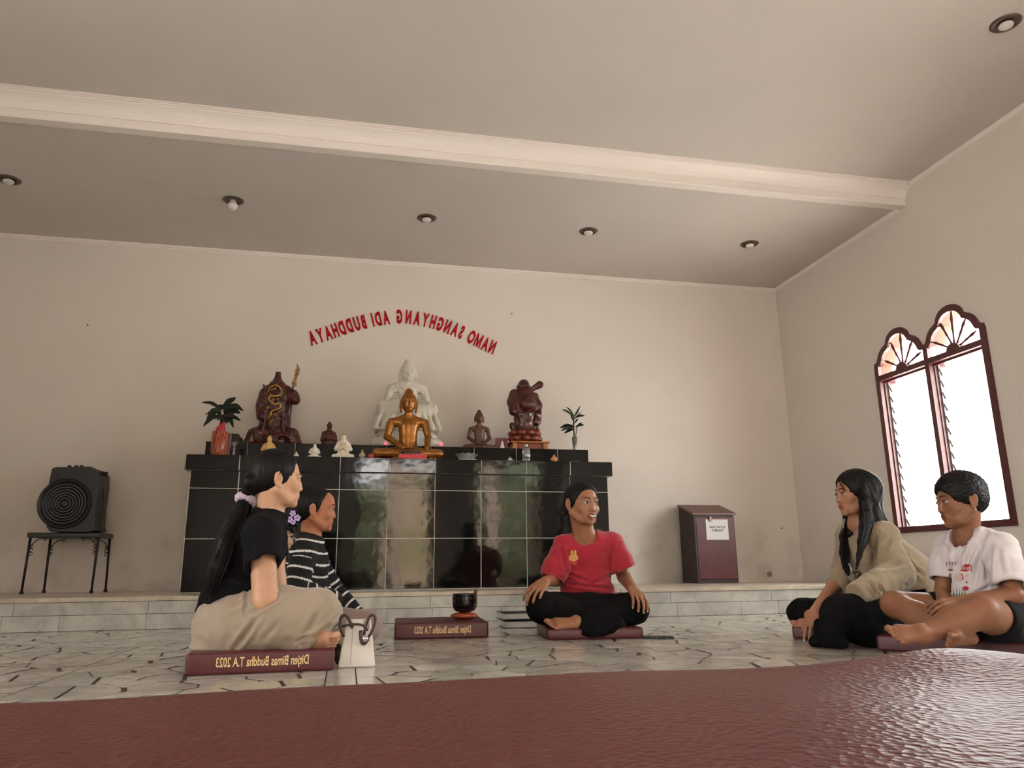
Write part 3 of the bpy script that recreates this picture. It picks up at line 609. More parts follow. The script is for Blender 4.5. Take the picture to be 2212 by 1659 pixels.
# tall warrior statue with halberd
b = px_base(591, 953, 6.42, ZT); fr = Frame(b, (0, -1, 0), sc=1.); _w = lambda x, y, z: fr.p(x*.80, y, z*.93); p = _w
gy = empty('warrior_statue', tuple(b)); tag(gy, 'tall carved wooden warrior statue with a halberd and gold dragon chest', 'statue'); K = []
S = Soft()
S.chain([p(0, 0, .06), p(0, 0, .2), p(0, 0, .40), p(0, 0, .50)], [.14, .115, .105, .09], k=.03, flat=fr.y, ff=.7)
S.chain([p(0, 0, .49), p(-.0, 0, .56)], [.07, .05], k=.03)
S.chain([p(-.09, 0, .50), p(-.165, .02, .455)], [.055, .055], k=.02).chain([p(-.15, .02, .46), p(-.185, .05, .42)], [.055, .045], k=.01)     # raised sleeve on the picture's right
S.chain([p(.10, 0, .49), p(.135, .03, .36), p(.13, .07, .26)], [.05, .046, .038], k=.02)
for s in (-1, 1): S.chain([p(s*.06, 0, .12), p(s*.17, .05, .09), p(s*.235, .06, .0)], [.075, .062, .05], k=.03); S.ell(p(s*.255, .03, .03), [.02, .05, .035], k=.02)
S.ell(p(0, .04, .05), [.13, .09, .07], k=.03); S.ell(p(-.10, .11, .045), [.045, .03, .035], k=.006, sub=True)
S.cone(p(-.165, .05, .44), p(-.20, .07, .50), .02, .004, k=.008).cone(p(.12, 0, .53), p(.14, 0, .565), .018, .003, k=.01).cone(p(.16, 0, .46), p(.165, 0, .50), .014, .003, k=.01)
for s in (-1, 1):
    for q in range(5): S.cone(p(s*.025, .108-.003*q, .16-.02*q), p(s*.062, .090-.003*q, .175-.02*q), .006, k=.003)
    S.chain([p(s*.085, .088, .30), p(s*.088, .092, .20), p(s*.10, .09, .13)], [.009, .008, .012], k=.006)
S.chain([p(-.05, .07, .52), p(0, .085, .47), p(.05, .07, .52)], [.010]*3, k=.01)
S.cut(p(0, 0, 0), (0, 0, -1), k=0)
K.append(S.build('figure', .0042, RBROWN, disp=lambda P, N: .005*vnoise(P*np.array([38, 38, 22]), 7)+.003*vnoise(P*80, 8)))
S = Soft(); S.cone(p(0, .01, .55), p(0, .0, .585), .048, .042, k=.01).cone(p(0, 0, .58), p(-.003, 0, .66), .040, .022, k=.012, flat=fr.y, ff=.8).ell(p(-.003, .0, .672), [.026, .018, .012], k=.006)
S.ell(p(0, .045, .575), [.026, .02, .03], k=.012).cone(p(0, .05, .56), p(0, .075, .47), .022, .008, k=.012).cone(p(0, .062, .59), p(0, .07, .575), .005, .008, k=.004)
for s in (-1, 1): S.cone(p(s*.012, .06, .592), p(s*.03, .05, .597), .004, k=.004)
K.append(S.build('head', .0035, RBROWN))
# gold dragon relief
P = MB(); c = lambda x, z: p(x, .082+.028*max(0, 1-(x/.09)**2)-.02*max(0, (z-.42))*3, z)
dr = bez([c(.075, .47), c(.055, .515), c(.0, .535), c(-.05, .505), c(-.055, .455), c(-.01, .435), c(.05, .432), c(.06, .405), c(.025, .375), c(.0, .36), c(-.045, .372), c(-.055, .335), c(-.02, .315), c(.02, .30), c(.03, .27), c(.04, .235)], 6)
P.tube(dr, [.003+.0035*math.sin(PI*i/len(dr)) for i in range(len(dr))], 6)
for a, z in ((.02, .49), (-.01, .50), (.0, .40), (.03, .445), (-.04, .41), (.015, .265), (-.03, .27), (.045, .33), (0, .215), (.012, .20), (-.065, .30), (.066, .30)):
    q = c(a, z); P.tube(bez([q, q+fr.d(.010, .004, .008), q+fr.d(.018, .004, -.004), q+fr.d(.008, .002, -.010)], 4), .0025, 5)
K.append(P.build('dragon_relief', LEAFG, smooth=True))
# halberd
P = MB(); P.tube([p(-.150, .05, .02), p(-.163, .05, .55)], .007, 8); K.append(P.build('halberd_shaft', RBROWN, smooth=True))
bl = [(-.163, .535), (-.200, .545), (-.198, .575), (-.195, .60), (-.205, .64), (-.222, .675), (-.222, .705), (-.205, .735), (-.185, .757), (-.192, .72), (-.185, .695), (-.178, .705), (-.178, .67), (-.165, .61), (-.160, .585), (-.147, .58)]
P = MB(); P.prism(bl, [], lambda u, v, w: p(u, .044+w, v), .012); K.append(P.build('halberd_blade', mat('blade_gold', (.42, .24, .07), .35, .4, c2=(.07, .02, .012), nscale=28)))
for c_ in K: c_.parent = gy; c_.location = tuple(-b)
# laughing standing figure on lotus, on a wooden stand
b = px_base(1139, 968, 6.42, ZT); WOODO = mat('orange_wood', (.42, .15, .05), .4, nz=.2, nscale=12)
sd = empty('wooden_stand', tuple(b)); tag(sd, 'low orange wooden stand under the laughing statue', 'stand'); K = []
K.append(MB().cbox(b+[-.175, -.12, .068], b+[.175, .12, .083], .005).build('top', WOODO))
for x in (-.135, .135):
    for y in (-.095, .095): K.append(MB().cbox(b+[x-.02, y-.02, 0], b+[x+.02, y+.02, .067], .004).build('leg', WOODO))
K.append(MB().cbox(b+[-.114, -.088, .004], b+[.114, -.078, .066], .002).build('front_panel', mat('stand_panel', (.26, .07, .03), .45))); K.append(MB().cbox(b+[-.15, -.076, .012], b+[-.14, .076, .066], .002).build('side_panel', WOODO))
for c_ in K: c_.parent = sd; c_.location = tuple(-b)
b = b+[-.02, 0, .083]; fr = Frame(b, (-.1, -1, 0)); p = fr.p
lb = empty('laughing_monk_statue', tuple(b)); tag(lb, 'dark red carved pot-bellied laughing monk standing on a lotus', 'statue'); K = []
S = Soft(); S.ell(p(0, 0, .045), [.12, .085, .035], k=.01)
for r_, z, n, sz in ((.115, .032, 9, .038), (.112, .082, 9, .036)):
    for i in range(n): a = 2*PI*(i+.5*(z > .05))/n; S.ell(p(r_*math.sin(a), .74*r_*math.cos(a), z), [sz*1.05, sz*.85, .027], k=.004)
S.cut(p(0, 0, 0), (0, 0, -1), k=0); K.append(S.build('lotus_base', .0036, LRED))
S = Soft(); S.chain([p(0, 0, .10), p(0, 0, .20), p(0, .01, .33), p(0, 0, .42)], [.10, .088, .105, .09], k=.03, flat=fr.y, ff=.85)
S.ell(p(-.02, .06, .335), [.085, .07, .075], k=.015); S.chain([p(.09, 0, .44), p(.115, .03, .36), p(.105, .07, .27)], [.045, .043, .04], k=.015); S.chain([p(-.09, 0, .42), p(-.12, .02, .34), p(-.112, .04, .21)], [.036, .034, .03], k=.012)
S.cone(p(.12, .02, .16), p(.09, 0, .10), .02, .03, k=.02).ell(p(-.10, .05, .18), [.035, .03, .035], k=.01).ell(p(-.105, .05, .245), [.03, .03, .03], k=.008)
S.cone(p(-.05, 0, .47), p(-.14, .02, .525), .02, .033, k=.01, flat=fr.y, ff=.4).cone(p(-.12, 0, .12), p(-.10, 0, .14), .012, .03, k=.01); S.ell(p(0, .0, .46), [.07, .055, .05], k=.02)
K.append(S.build('figure', .0036, RBROWN, disp=lambda P, N: .004*vnoise(P*np.array([45, 45, 26]), 9)))
S = Soft(); S.ell(p(.005, .01, .515), [.052, .052, .058], k=.01); S.cone(p(.005, .06, .515), p(.005, .068, .505), .006, .011, k=.006)
for s in (-1, 1): S.ell(p(.005+s*.03, .045, .50), [.02, .018, .018], k=.008).ell(p(.005+s*.055, .0, .50), [.008, .013, .026], k=.004).ell(p(.005+s*.02, .062, .525), [.012, .006, .004], k=.003, sub=True)
S.ell(p(.005, .062, .482), [.020, .010, .008], k=.004, sub=True); K.append(S.build('head', .003, RBROWN))
for c_ in K: c_.parent = lb; c_.location = tuple(-b)
# small figures
def figurine(name, px, py, y, H, m, label, w=.36, extra=None, fwd=(0, -1, 0), gold=False, seated=True):
    b = px_base(px, py, y, ZA); fr = Frame(b, fwd, sc=1.); p = fr.p; q = H; root = empty(name, tuple(b)); tag(root, label, 'figurine'); S = Soft()
    if seated:
        S.ell(p(0, .0, .09*q), [w*q, w*.7*q, .10*q], k=.03*q)
        for s in (-1, 1): S.chain([p(s*.10*q, 0, .14*q), p(s*w*.85*q, .10*q, .10*q), p(s*.05*q, .2*q, .08*q)], [.11*q, .08*q, .06*q], k=.03*q)
    else: S.chain([p(0, 0, .02*q), p(0, 0, .3*q)], [w*.8*q, w*.65*q], k=.03*q)
    S.chain([p(0, 0, .15*q), p(0, 0, .42*q), p(0, 0, .60*q)], [w*.62*q, w*.50*q, w*.42*q], k=.04*q, flat=fr.y, ff=.8)
    for s in (-1, 1): S.chain([p(s*w*.45*q, 0, .58*q), p(s*w*.7*q, .05*q, .38*q), p(s*.05*q, .2*q, .38*q)], [.075*q, .075*q, .05*q], k=.02*q)
    S.cone(p(0, 0, .6*q), p(0, .01*q, .72*q), .07*q, .06*q, k=.03*q); S.ell(p(0, .02*q, .80*q), [.095*q, .10*q, .12*q], k=.01*q); S.cone(p(0, .11*q, .81*q), p(0, .125*q, .785*q), .008*q, .014*q, k=.008*q)
    S.cut(p(0, 0, 0), (0, 0, -1), k=0)
    o = S.build('figure', max(.0018, q/60), m, disp=lambda P, N: .02*q*vnoise((P-b)/q*np.array([22, 22, 9]), 5)*((P-b)[:, 2] < .7*q)); K = [o]
    if extra: K += extra(p, q, b)
    for c_ in K: c_.parent = root; c_.location = tuple(-b)
    return root
def hood(m, hz=.9, r=.11):
    def f(p, q, b): S = Soft(); S.ell(p(0, -.03*q, .84*q), [r*q, .11*q, .12*q], k=.01*q).ell(p(0, -.02*q, .95*q), [.05*q, .05*q, .05*q], k=.03*q).ell(p(0, .13*q, .78*q), [.075*q, .1*q, .10*q], k=.005*q, sub=True); return [S.build('hair', max(.0016, q/70), m)]
    return f
HAIRB = mat('black_glaze', (.012, .01, .01), .3)
def crown(p, q, b):
    S = Soft(); S.ell(p(0, -.02*q, .86*q), [.085*q, .08*q, .09*q], k=.01*q); a = S.build('hair', .0022, HAIRB)
    P = MB()
    for s in (-1, 0, 1): P.tube([p(s*.04*q, .05*q, .88*q), p(s*.07*q, .04*q, 1.0*q)], [.014*q, .003], 6)
    for s in (-1, 1): P.tube(bez([p(s*.06*q, .09*q, .66*q), p(s*.10*q, .17*q, .45*q), p(s*.04*q, .2*q, .34*q), p(s*.14*q, .22*q, .22*q)], 5), .011*q, 6)
    P.tube(bez([p(-.04*q, .12*q, .60*q), p(0, .17*q, .5*q), p(.04*q, .12*q, .60*q)], 5), .012*q, 6); P.lathe([(0, -.0), (.02*q, .0), (.03*q, .04*q), (.015*q, .07*q)], p(0, .23*q, .33*q), 10)
    return [a, P.build('gold_trim', LEAFG, smooth=True)]
figurine('yellow_sage_figurine', 580, 981, 6.02, .185, YEL, 'yellow ceramic sage figurine below the warrior statue, partly behind hair', .34, hood(YEL, r=.10))
figurine('child_figurine', 640, 984, 5.98, .062, CREAM, 'tiny white figurine just right of the long-haired head', .36, hood(HAIRB))
figurine('white_scholar_figurine', 679, 984, 5.97, .130, CREAM, 'plain white figurine with black hair, left of the gold-trimmed one', .38, hood(HAIRB, r=.07), fwd=(.1, -1, 0))
figurine('goddess_figurine', 741, 986, 5.97, .212, CREAM, 'white and gold seated goddess figurine with a crown', .37, crown)
figurine('robed_figurine', 782, 987, 5.97, .085, mat('beige_ceramic', (.5, .36, .25), .4), 'tiny beige standing robed figurine beside the red candle', .30, hood(mat('brown_glaze', (.15, .05, .03), .4)), seated=False)
figurine('white_bald_figurine', 1102, 993, 5.97, .056, CREAM, 'tiny white bald seated figurine in front of the wooden stand', .42)
figurine('orange_monk_figurine', 1197, 994, 5.97, .082, mat('orange_ceramic', (.55, .27, .09), .4, nz=.15, nscale=60), 'small orange ceramic laughing figurine near the right end', .46)
# ================================================================== small things on the altar
REDV = mat('red_glaze', (.24, .018, .014), .25, c2=(.42, .10, .05), nscale=38, detail=2.); REDP = mat('red_paper', (.42, .015, .03), .5); PLANT = mat('dark_leaf', (.012, .022, .012), .35); CLEAR = mat('clear_glass', (.75, .76, .74), .05, trans=.85, spec=.6)
def thing(name, base, label, cat, group=None): return tag(empty(name, tuple(base)), label, cat, group)
def adopt(root, *ks):
    for c in ks:
        if c.parent is None or c.parent == root: c.parent = root; c.location = Vector(c.location)-root.location
    return root
def leaf(P, a, b, w, droop=.0, up=(0, -1, .3)):
    a = np.array(a); b = np.array(b); L_ = np.linalg.norm(b-a); pts = bez([a, a+(b-a)*.5+np.array([0, 0, droop*L_]), b], 5); d = unit(b-a); s = unit(np.cross(d, up)); v = []; f = []; n = len(pts)
    for i, p in enumerate(pts):
        t = i/(n-1); ww = w*math.sin(PI*min(1, .08+.92*t))**.8*(1 if t < .98 else .1); nn = unit(np.cross(s, d)); v += [p-s*ww, p-nn*ww*.25, p+s*ww]
    for i in range(n-1): f += [(3*i, 3*i+1, 3*i+4, 3*i+3), (3*i+1, 3*i+2, 3*i+5, 3*i+4)]
    P.add(v, f)
def plant_leaves(base_fn, specs, w, y):
    out = []
    for (ax, ay, bx, by, wk, dr) in specs:
        P = MB(); leaf(P, W(ax, ay, y), W(bx, by, y+rt.uniform(-.09, .09)), w*wk, dr); out.append(P.build('leaf', PLANT, smooth=True, fix=False))
    return out
b = px_base(472, 983, 6.0, ZA); v1 = thing('dragon_vase', b, 'red patterned tall vase holding a dark leafy plant at the left end', 'vase')
P = MB(); P.lathe([(.050, 0), (.054, .005), (.054, .195), (.050, .20), (.045, .20), (.045, .05), (0, .05)], b, 28); K = [P.build('vase_body', REDV, auto=40)]
P = MB()
for i in range(14):
    a = 2*PI*i/14*1.0; z0 = .02+.012*(i % 3); P.tube(bez([b+[.055*math.cos(a+q*.11), .055*math.sin(a+q*.11), z0+.17*q/6+.01*math.sin(q*2.+i)] for q in range(7)], 2), .0028, 5)
K.append(P.build('relief_pattern', mat('vase_relief', (.5, .14, .06), .35), smooth=True))
S = Soft(); S.cone(b+[0, 0, .19], b+[.006, 0, .255], .040, .020, k=.01); K.append(S.build('paper_wrap', .003, REDP, disp=lambda P, N: .006*vnoise(P*60, 3)))
P = MB(); P.tube([b+[0, 0, .10], b+[.003, .0, .245], b+[.002, 0, .33]], .012, 8); K.append(P.build('stem', PLANT, smooth=True))
K += plant_leaves(None, [(481, 882, 510, 858, 1.3, .1), (483, 884, 508, 871, .7, .0), (478, 884, 434, 869, .8, .12), (476, 888, 446, 905, 1.5, .25), (484, 888, 527, 888, 1.2, .25), (484, 892, 520, 893, 1.5, .2), (478, 894, 441, 897, .8, .2), (477, 900, 438, 922, 1.2, .25), (486, 903, 521, 909, .9, .15), (487, 905, 505, 925, 1.0, .35), (482, 890, 500, 882, 1.4, .2), (478, 890, 458, 889, 1.5, .2), (480, 885, 466, 876, 1.2, .1), (482, 880, 480, 874, .6, 0), (484, 896, 506, 899, 1.4, .1), (479, 900, 462, 905, 1.2, .1), (482, 895, 492, 915, 1.4, 0), (476, 890, 470, 908, 1.3, .0)], .019, 6.0)
adopt(v1, *K)
b = px_base(488, 983, 6.12, ZA); P = MB(); P.lathe([(.040, 0), (.042, .01), (.042, .205), (.036, .205), (.036, .02), (0, .02)], b+[.005, 0, 0], 20); o = P.build('dark_vase', mat('dark_red_glaze', (.06, .006, .006), .3), auto=40); tag(o, 'narrow dark red vase just behind the red patterned vase', 'vase')
b = px_base(505, 983, 6.0, ZA); P = MB(); P.lathe([(.030, 0), (.032, .004), (.012, .010), (.006, .02), (.011, .04), (.006, .055), (.010, .075), (.005, .085), (.018, .105), (.021, .125), (.018, .125), (.014, .108), (0, .10)], b, 20); o = P.build('glass_goblet', CLEAR, smooth=True); tag(o, 'small clear glass goblet right of the red vases', 'goblet')
b = px_base(504, 953, 6.42, ZT); k_ = thing('black_speaker_box', b, 'small black box with a picture label behind the goblet', 'box'); K = [MB().cbox(b+[-.065, -.05, 0], b+[.045, .05, .095], .004).build('box_body', BLK), MB().cbox(b+[.047, -.04, 0], b+[.068, .04, .068], .003).build('side_box', BLK), MB().box(b+[-.06, -.0515, .012], b+[-.012, -.0505, .07]).build('picture_label', mat('dull_print', (.20, .19, .19), .5, c2=(.05, .04, .05), nscale=70))]; adopt(k_, *K)
# candle, dishes, tray, burner
b = px_base(802, 987, 5.96, ZA); k_ = thing('red_candle', b, 'short red candle left of the golden Buddha', 'candle'); P = MB(); P.lathe([(.022, 0), (.024, .003), (.024, .042), (.018, .046), (0, .044)], b, 20); P2 = MB(); P2.tube([b+[0, 0, .044], b+[.002, 0, .056]], .0015, 5); adopt(k_, P.build('wax', mat('red_wax', (.40, .05, .04), .45), auto=50), P2.build('wick', BLK))
PET = mat('pink_petals', (.5, .16, .18), .3, nz=.5, nscale=90); DISHR = mat('dark_red_dish', (.12, .012, .012), .25)
for (px, lab) in ((835, 'dark red dish of pink petals left of the incense burner'), (914, 'dark red dish of pink petals right of the incense burner')):
    b = px_base(px, 987, 5.885, ZA); k_ = thing('petal_dish', b, lab, 'dish', ); P = MB(); P.lathe([(.02, 0), (.03, .004), (.052, .018), (.054, .020), (.050, .018), (.028, .008), (0, .008)], b, 20); K = [P.build('dish', DISHR, auto=50)]
    P = MB()
    for i in range(46): a = rt.uniform(0, 2*PI); r_ = .044*math.sqrt(rt.random()); c = b+[r_*math.cos(a), r_*math.sin(a), .014+rt.uniform(0, .028)*(1-r_/.05)]; d = unit([rt.uniform(-1, 1), rt.uniform(-1, 1), rt.uniform(0, 1)]); e = unit(np.cross(d, [0, .3, 1])); P.add([c-d*.009, c+e*.005, c+d*.009, c-e*.005, c+[0, 0, .003]], [(0, 1, 4), (1, 2, 4), (2, 3, 4), (3, 0, 4), (3, 2, 1, 0)])
    o = P.build('petals', PET, fix=False); o['kind'] = 'stuff'; K.append(o); adopt(k_, *K)
b = px_base(891, 988, 5.862, ZA); k_ = thing('candle_tray', b, 'bright red tray of small candles at the altar front edge', 'tray'); RT = mat('bright_red_plastic', (.55, .012, .03), .35)
K = [MB().box(b+[-.108, -.028, 0], b+[.108, .028, .004]).box(b+[-.108, -.028, .004], b+[.108, -.025, .03]).box(b+[-.108, .025, .004], b+[.108, .028, .03]).box(b+[-.108, -.025, .004], b+[-.105, .025, .03]).box(b+[.105, -.025, .004], b+[.108, .025, .03]).build('tray_box', RT)]
for i in range(7): P = MB(); P.lathe([(.0125, 0), (.0125, .034), (.004, .036), (0, .042)], b+[-.09+.03*i, 0, .005], 12); K.append(P.build('tealight', mat('red_tealight', (.5, .04, .05), .3), auto=50))
adopt(k_, *K)
b = px_base(885, 983, 5.948, ZA); k_ = thing('incense_burner', b, 'round brown metal incense burner in front of the golden Buddha', 'burner'); P = MB(); P.lathe([(.05, 0), (.055, .008), (.072, .022), (.076, .045), (.074, .056), (.088, .060), (.088, .066), (.070, .066), (.064, .05), (0, .048)], b, 32)
adopt(k_, P.build('bowl', mat('dark_bronze', (.09, .045, .025), .4, .3), auto=45), MB().lathe([(.0, .0), (.063, 0), (.05, .006), (0, .008)], b+[0, 0, .049], 24).build('ash', mat('ash', (.3, .27, .24), .9), smooth=True))
for px, w_ in ((833, 'left'), (953, 'right')):   # small lit lotus lamps behind the golden figure
    b = px_base(px, 958, 6.30, ZT); k_ = thing('lotus_lamp', b, 'tiny glowing pink lotus lamp behind the golden Buddha, on its %s side' % w_, 'lamp'); P = MB(); P.lathe([(.014, 0), (.016, .004), (.006, .008), (.006, .02), (0, .02)], b, 12); K = [P.build('base', DISHR, smooth=True)]
    em = MATS.get('lamp_glow') or bpy.data.materials.new('lamp_glow'); MATS['lamp_glow'] = em; em.use_nodes = True; bs = em.node_tree.nodes['Principled BSDF']; bs.inputs['Base Color'].default_value = (.6, .05, .08, 1); bs.inputs['Emission Color'].default_value = (1, .10, .16, 1); bs.inputs['Emission Strength'].default_value = .35
    P = MB(); 
    for i in range(6): a = 2*PI*i/6; leaf(P, b+[0, 0, .018], b+[.016*math.cos(a), .016*math.sin(a), .044], .007, .1)
    K.append(P.build('petals', em, fix=False)); adopt(k_, *K)
b = px_base(1008, 990, 5.96, ZA); k_ = thing('glass_fruit_bowl', b, 'scalloped clear glass bowl on a white saucer', 'bowl'); P = MB(); v = []; f = []; seg = 40
pr = [(.035, .012), (.060, .022), (.085, .050), (.090, .058), (.084, .056), (.056, .028), (.0, .020)]
for r_, z in pr:
    for i in range(seg): a = 2*PI*i/seg; w_ = 1+.05*math.cos(a*12)*(z/.058); v.append(b+np.array([r_*w_*math.cos(a), r_*w_*math.sin(a), z+.004*math.cos(a*12)*(z > .05)]))
for i in range(len(pr)-1):
    for j in range(seg): f.append((i*seg+j, i*seg+(j+1) % seg, (i+1)*seg+(j+1) % seg, (i+1)*seg+j))
P.add(v, f); P2 = MB(); P2.lathe([(.05, 0), (.09, .006), (.098, .010), (.09, .010), (.05, .006), (0, .006)], b, 32); adopt(k_, P.build('glass_bowl', CLEAR, smooth=True), P2.build('saucer', CREAM, smooth=True))
b = px_base(1083, 967, 6.36, ZT); k_ = thing('framed_plaque', b, 'small dark red plaque with a white figure relief beside the stand', 'plaque'); S = Soft(); S.chain([b+[.004, -.018, .02], b+[.004, -.018, .06]], [.022, .012], k=.005, flat=(0, 1, 0), ff=.5).ell(b+[.004, -.018, .075], [.009, .008, .011], k=.004)
adopt(k_, MB().cbox(b+[-.053, -.012, 0], b+[.053, .012, .108], .003).box(b+[-.053, -.020, 0], b+[-.038, -.012, .108]).box(b+[.038, -.020, 0], b+[.053, -.012, .108]).box(b+[-.038, -.020, .098], b+[.038, -.012, .108]).build('frame', mat('plaque_red', (.14, .03, .03), .4)), S.build('relief_figure', .002, CREAM))
b = px_base(1137, 995, 5.93, ZA); k_ = thing('water_bottle', b, 'clear plastic water bottle in front of the wooden stand', 'bottle'); P = MB(); P.lathe([(.028, 0), (.031, .004), (.031, .03), (.029, .034), (.031, .038), (.031, .062), (.029, .066), (.031, .07), (.031, .095), (.022, .118), (.013, .128), (.013, .132), (0, .132)], b, 24); P2 = MB(); P2.lathe([(.014, .129), (.014, .143), (0, .144)], b, 16); P3 = MB(); P3.lathe([(.0316, .040), (.0318, .041), (.0318, .062), (.0316, .063)], b, 24)
adopt(k_, P.build('bottle_body', CLEAR, auto=40), P2.build('cap', mat('white_plastic', (.7, .7, .72), .4), auto=40), P3.build('bottle_label', mat('bottle_label', (.10, .11, .12), .4, c2=(.6, .6, .6), nscale=60), auto=40))
b = px_base(1213, 994, 5.95, ZA); P = MB(); P.lathe([(.010, 0), (.018, .014), (.016, .014), (.009, .003), (0, .003)], b, 18); tag(P.build('tiny_cup', CREAM, smooth=True), 'tiny white cup beside the small orange figurine', 'cup')
b = px_base(1242, 996, 5.95, ZA); P = MB(); P.lathe([(.022, 0), (.030, .004), (.034, .018), (.032, .018), (.027, .006), (0, .005)], b, 24); tag(P.build('glass_dish', CLEAR, smooth=True), 'small empty clear glass dish at the right end of the altar', 'dish')
b = px_base(1242, 972, 6.36, ZT); k_ = thing('glass_vase', b, 'tall clear glass vase with thin bamboo-like plant at the right end', 'vase'); P = MB(); P.lathe([(.020, 0), (.022, .004), (.019, .05), (.026, .135), (.024, .135), (.017, .05), (.016, .008), (0, .008)], b, 24); K = [P.build('vase_body', CLEAR, smooth=True)]
P = MB(); P.tube(bez([W(1241, 968, 6.36), W(1240, 935, 6.36), W(1239, 915, 6.36), W(1240, 898, 6.36)], 4), .0075, 8); P.tube([W(1242, 966, 6.37), W(1244, 938, 6.37), W(1247, 925, 6.37)], .004, 6); K.append(P.build('stem', mat('plant_stem', (.035, .045, .02), .5), smooth=True))
K += plant_leaves(None, [(1240, 900, 1213, 884, 1.0, .08), (1240, 898, 1222, 878, .7, .1), (1240, 900, 1253, 876, .8, -.08), (1241, 903, 1264, 898, 1.0, .1), (1238, 920, 1208, 925, 1.3, .12), (1238, 923, 1211, 931, 1.2, .1), (1239, 927, 1218, 937, 1.2, .1), (1243, 922, 1262, 918, 1.1, .1), (1244, 925, 1258, 912, .6, .1), (1240, 905, 1256, 890, .5, 0), (1239, 910, 1232, 893, .7, 0), (1241, 915, 1250, 905, .7, .1)], .0125, 6.36); adopt(k_, *K)
# ================================================================== along the back wall
IRON = mat('black_iron', (.012, .009, .008), .5); DGREEN = mat('dark_green_top', (.012, .022, .014), .4)
TX0, TX1, TY0, TY1, HPT = -2.30, -1.80, 6.28, 6.60, HP+.436
tb = thing('plant_stand_table', (-2.05, 6.44, HP), 'slim black iron table with scroll brackets under the loudspeaker', 'table'); K = [MB().cbox((TX0, TY0, HPT-.035), (TX1, TY1, HPT), .006).build('table_top', DGREEN)]
for lx, tx, y in ((-2.345, TX0+.02, TY0+.02), (-1.865, TX1-.02, TY0+.02), (-2.235, TX0+.06, TY1-.02), (-1.745, TX1-.02, TY1-.02)):
    P = MB(); P.tube([(tx, y, HPT-.03), (tx*.93+lx*.07, y, HP+.218), (tx*.85+lx*.15, y, HP+.02)], [.010, .009, .008], 8); P.lathe([(.014, 0), (.015, .01), (.009, .022), (0, .022)], (tx*.85+lx*.15, y, HP), 10); K.append(P.build('leg', IRON, smooth=True))
    sg = 1 if tx < -2.05 else -1; P = MB(); z = HPT-.035
    P.tube(bez([(tx, y, z-.11), (tx+sg*.012, y, z-.06), (tx+sg*.045, y, z-.02), (tx+sg*.085, y, z-.006)], 5), .0035, 6)
    for q in range(3): c = (tx+sg*(.015), y, z-.065-.026*q); P.tube([(c[0]+.011*math.cos(a), y, c[2]+.011*math.sin(a)) for a in np.linspace(0, 5.2, 10)], .003, 5)
    P.tube([(tx+sg*.10+.010*math.cos(a), y, z-.012+.010*math.sin(a)) for a in np.linspace(0, 5.6, 10)], .003, 5); K.append(P.build('scroll_bracket', IRON, smooth=True))
adopt(tb, *K)
sp = thing('loudspeaker', (-2.03, 6.42, HPT), 'black portable loudspeaker with round cone, on the iron table', 'speaker'); zt = HPT+.001; cx_, yf_ = -2.055, 6.27
out = [W(a, b_, yf_) for a, b_ in ((108, 1148), (100, 1138), (105, 1126), (104, 1052), (112, 1013), (120, 1009), (196, 1008), (214, 1020), (213, 1050), (206, 1100), (204, 1135), (206, 1145), (190, 1149))]
P = MB(); P.prism([(p_[0], max(p_[2], zt)) for p_ in out], [], lambda u, v, w: (u, yf_+w, v), .27); K = [P.build('cabinet', BLK)]
c_ = W(140, 1088, yf_); P = MB(); prf = [(.185, .0), (.186, .012), (.178, .022), (.168, .018)]
for i in range(7): r_ = .160-.021*i; prf += [(r_, .012), (r_-.005, .019), (r_-.012, .012)]
prf += [(0, .016)]
v0 = len(P.v); P.lathe(prf, (0, 0, 0), 48); P.v = [(c_[0]+x*1.0, yf_+.004-z, c_[2]+y) for x, y, z in P.v]; K.append(P.build('speaker_cone', mat('cone_plastic', (.012, .012, .013), .35), auto=35))
P = MB(); a, b_ = W(206, 1018, yf_+.1), W(231, 1024, yf_+.1); P.tube([a, b_], .013, 8); P.tube([b_-[.02, 0, 0], b_+[.004, 0, 0]], .016, 8); K.append(P.build('handle', BLK, smooth=True))
P = MB(); P.tube(bez([W(212, 1025, yf_+.12), W(221, 1045, yf_+.12), W(224, 1075, yf_+.12), W(221, 1115, yf_+.12), W(211, 1143, yf_+.12)], 8), .0035, 6); K.append(P.build('cable', BLK, smooth=True))
P = MB(); q = W(205, 1141, yf_+.05); P.lathe([(0, -.02), (.030, -.018), (.032, 0), (.030, .018), (0, .02)], (0, 0, 0), 20); P.v = [(q[0]+z, q[1]+.1+x, zt+.033+y) for x, y, z in P.v]; K.append(P.build('wheel', BLK, auto=40))
for px in (150, 176, 165): q = W(px, 1008, yf_+.08); P = MB(); P.lathe([(.014, 0), (.013, .010), (0, .011)], q, 12); K.append(P.build('knob', BLK, smooth=True))
K.append(MB().box(W(135, 1121, yf_-.004), W(152, 1119, yf_-.003)+[0, .001, 0]).build('badge', ALU)); adopt(sp, *K)
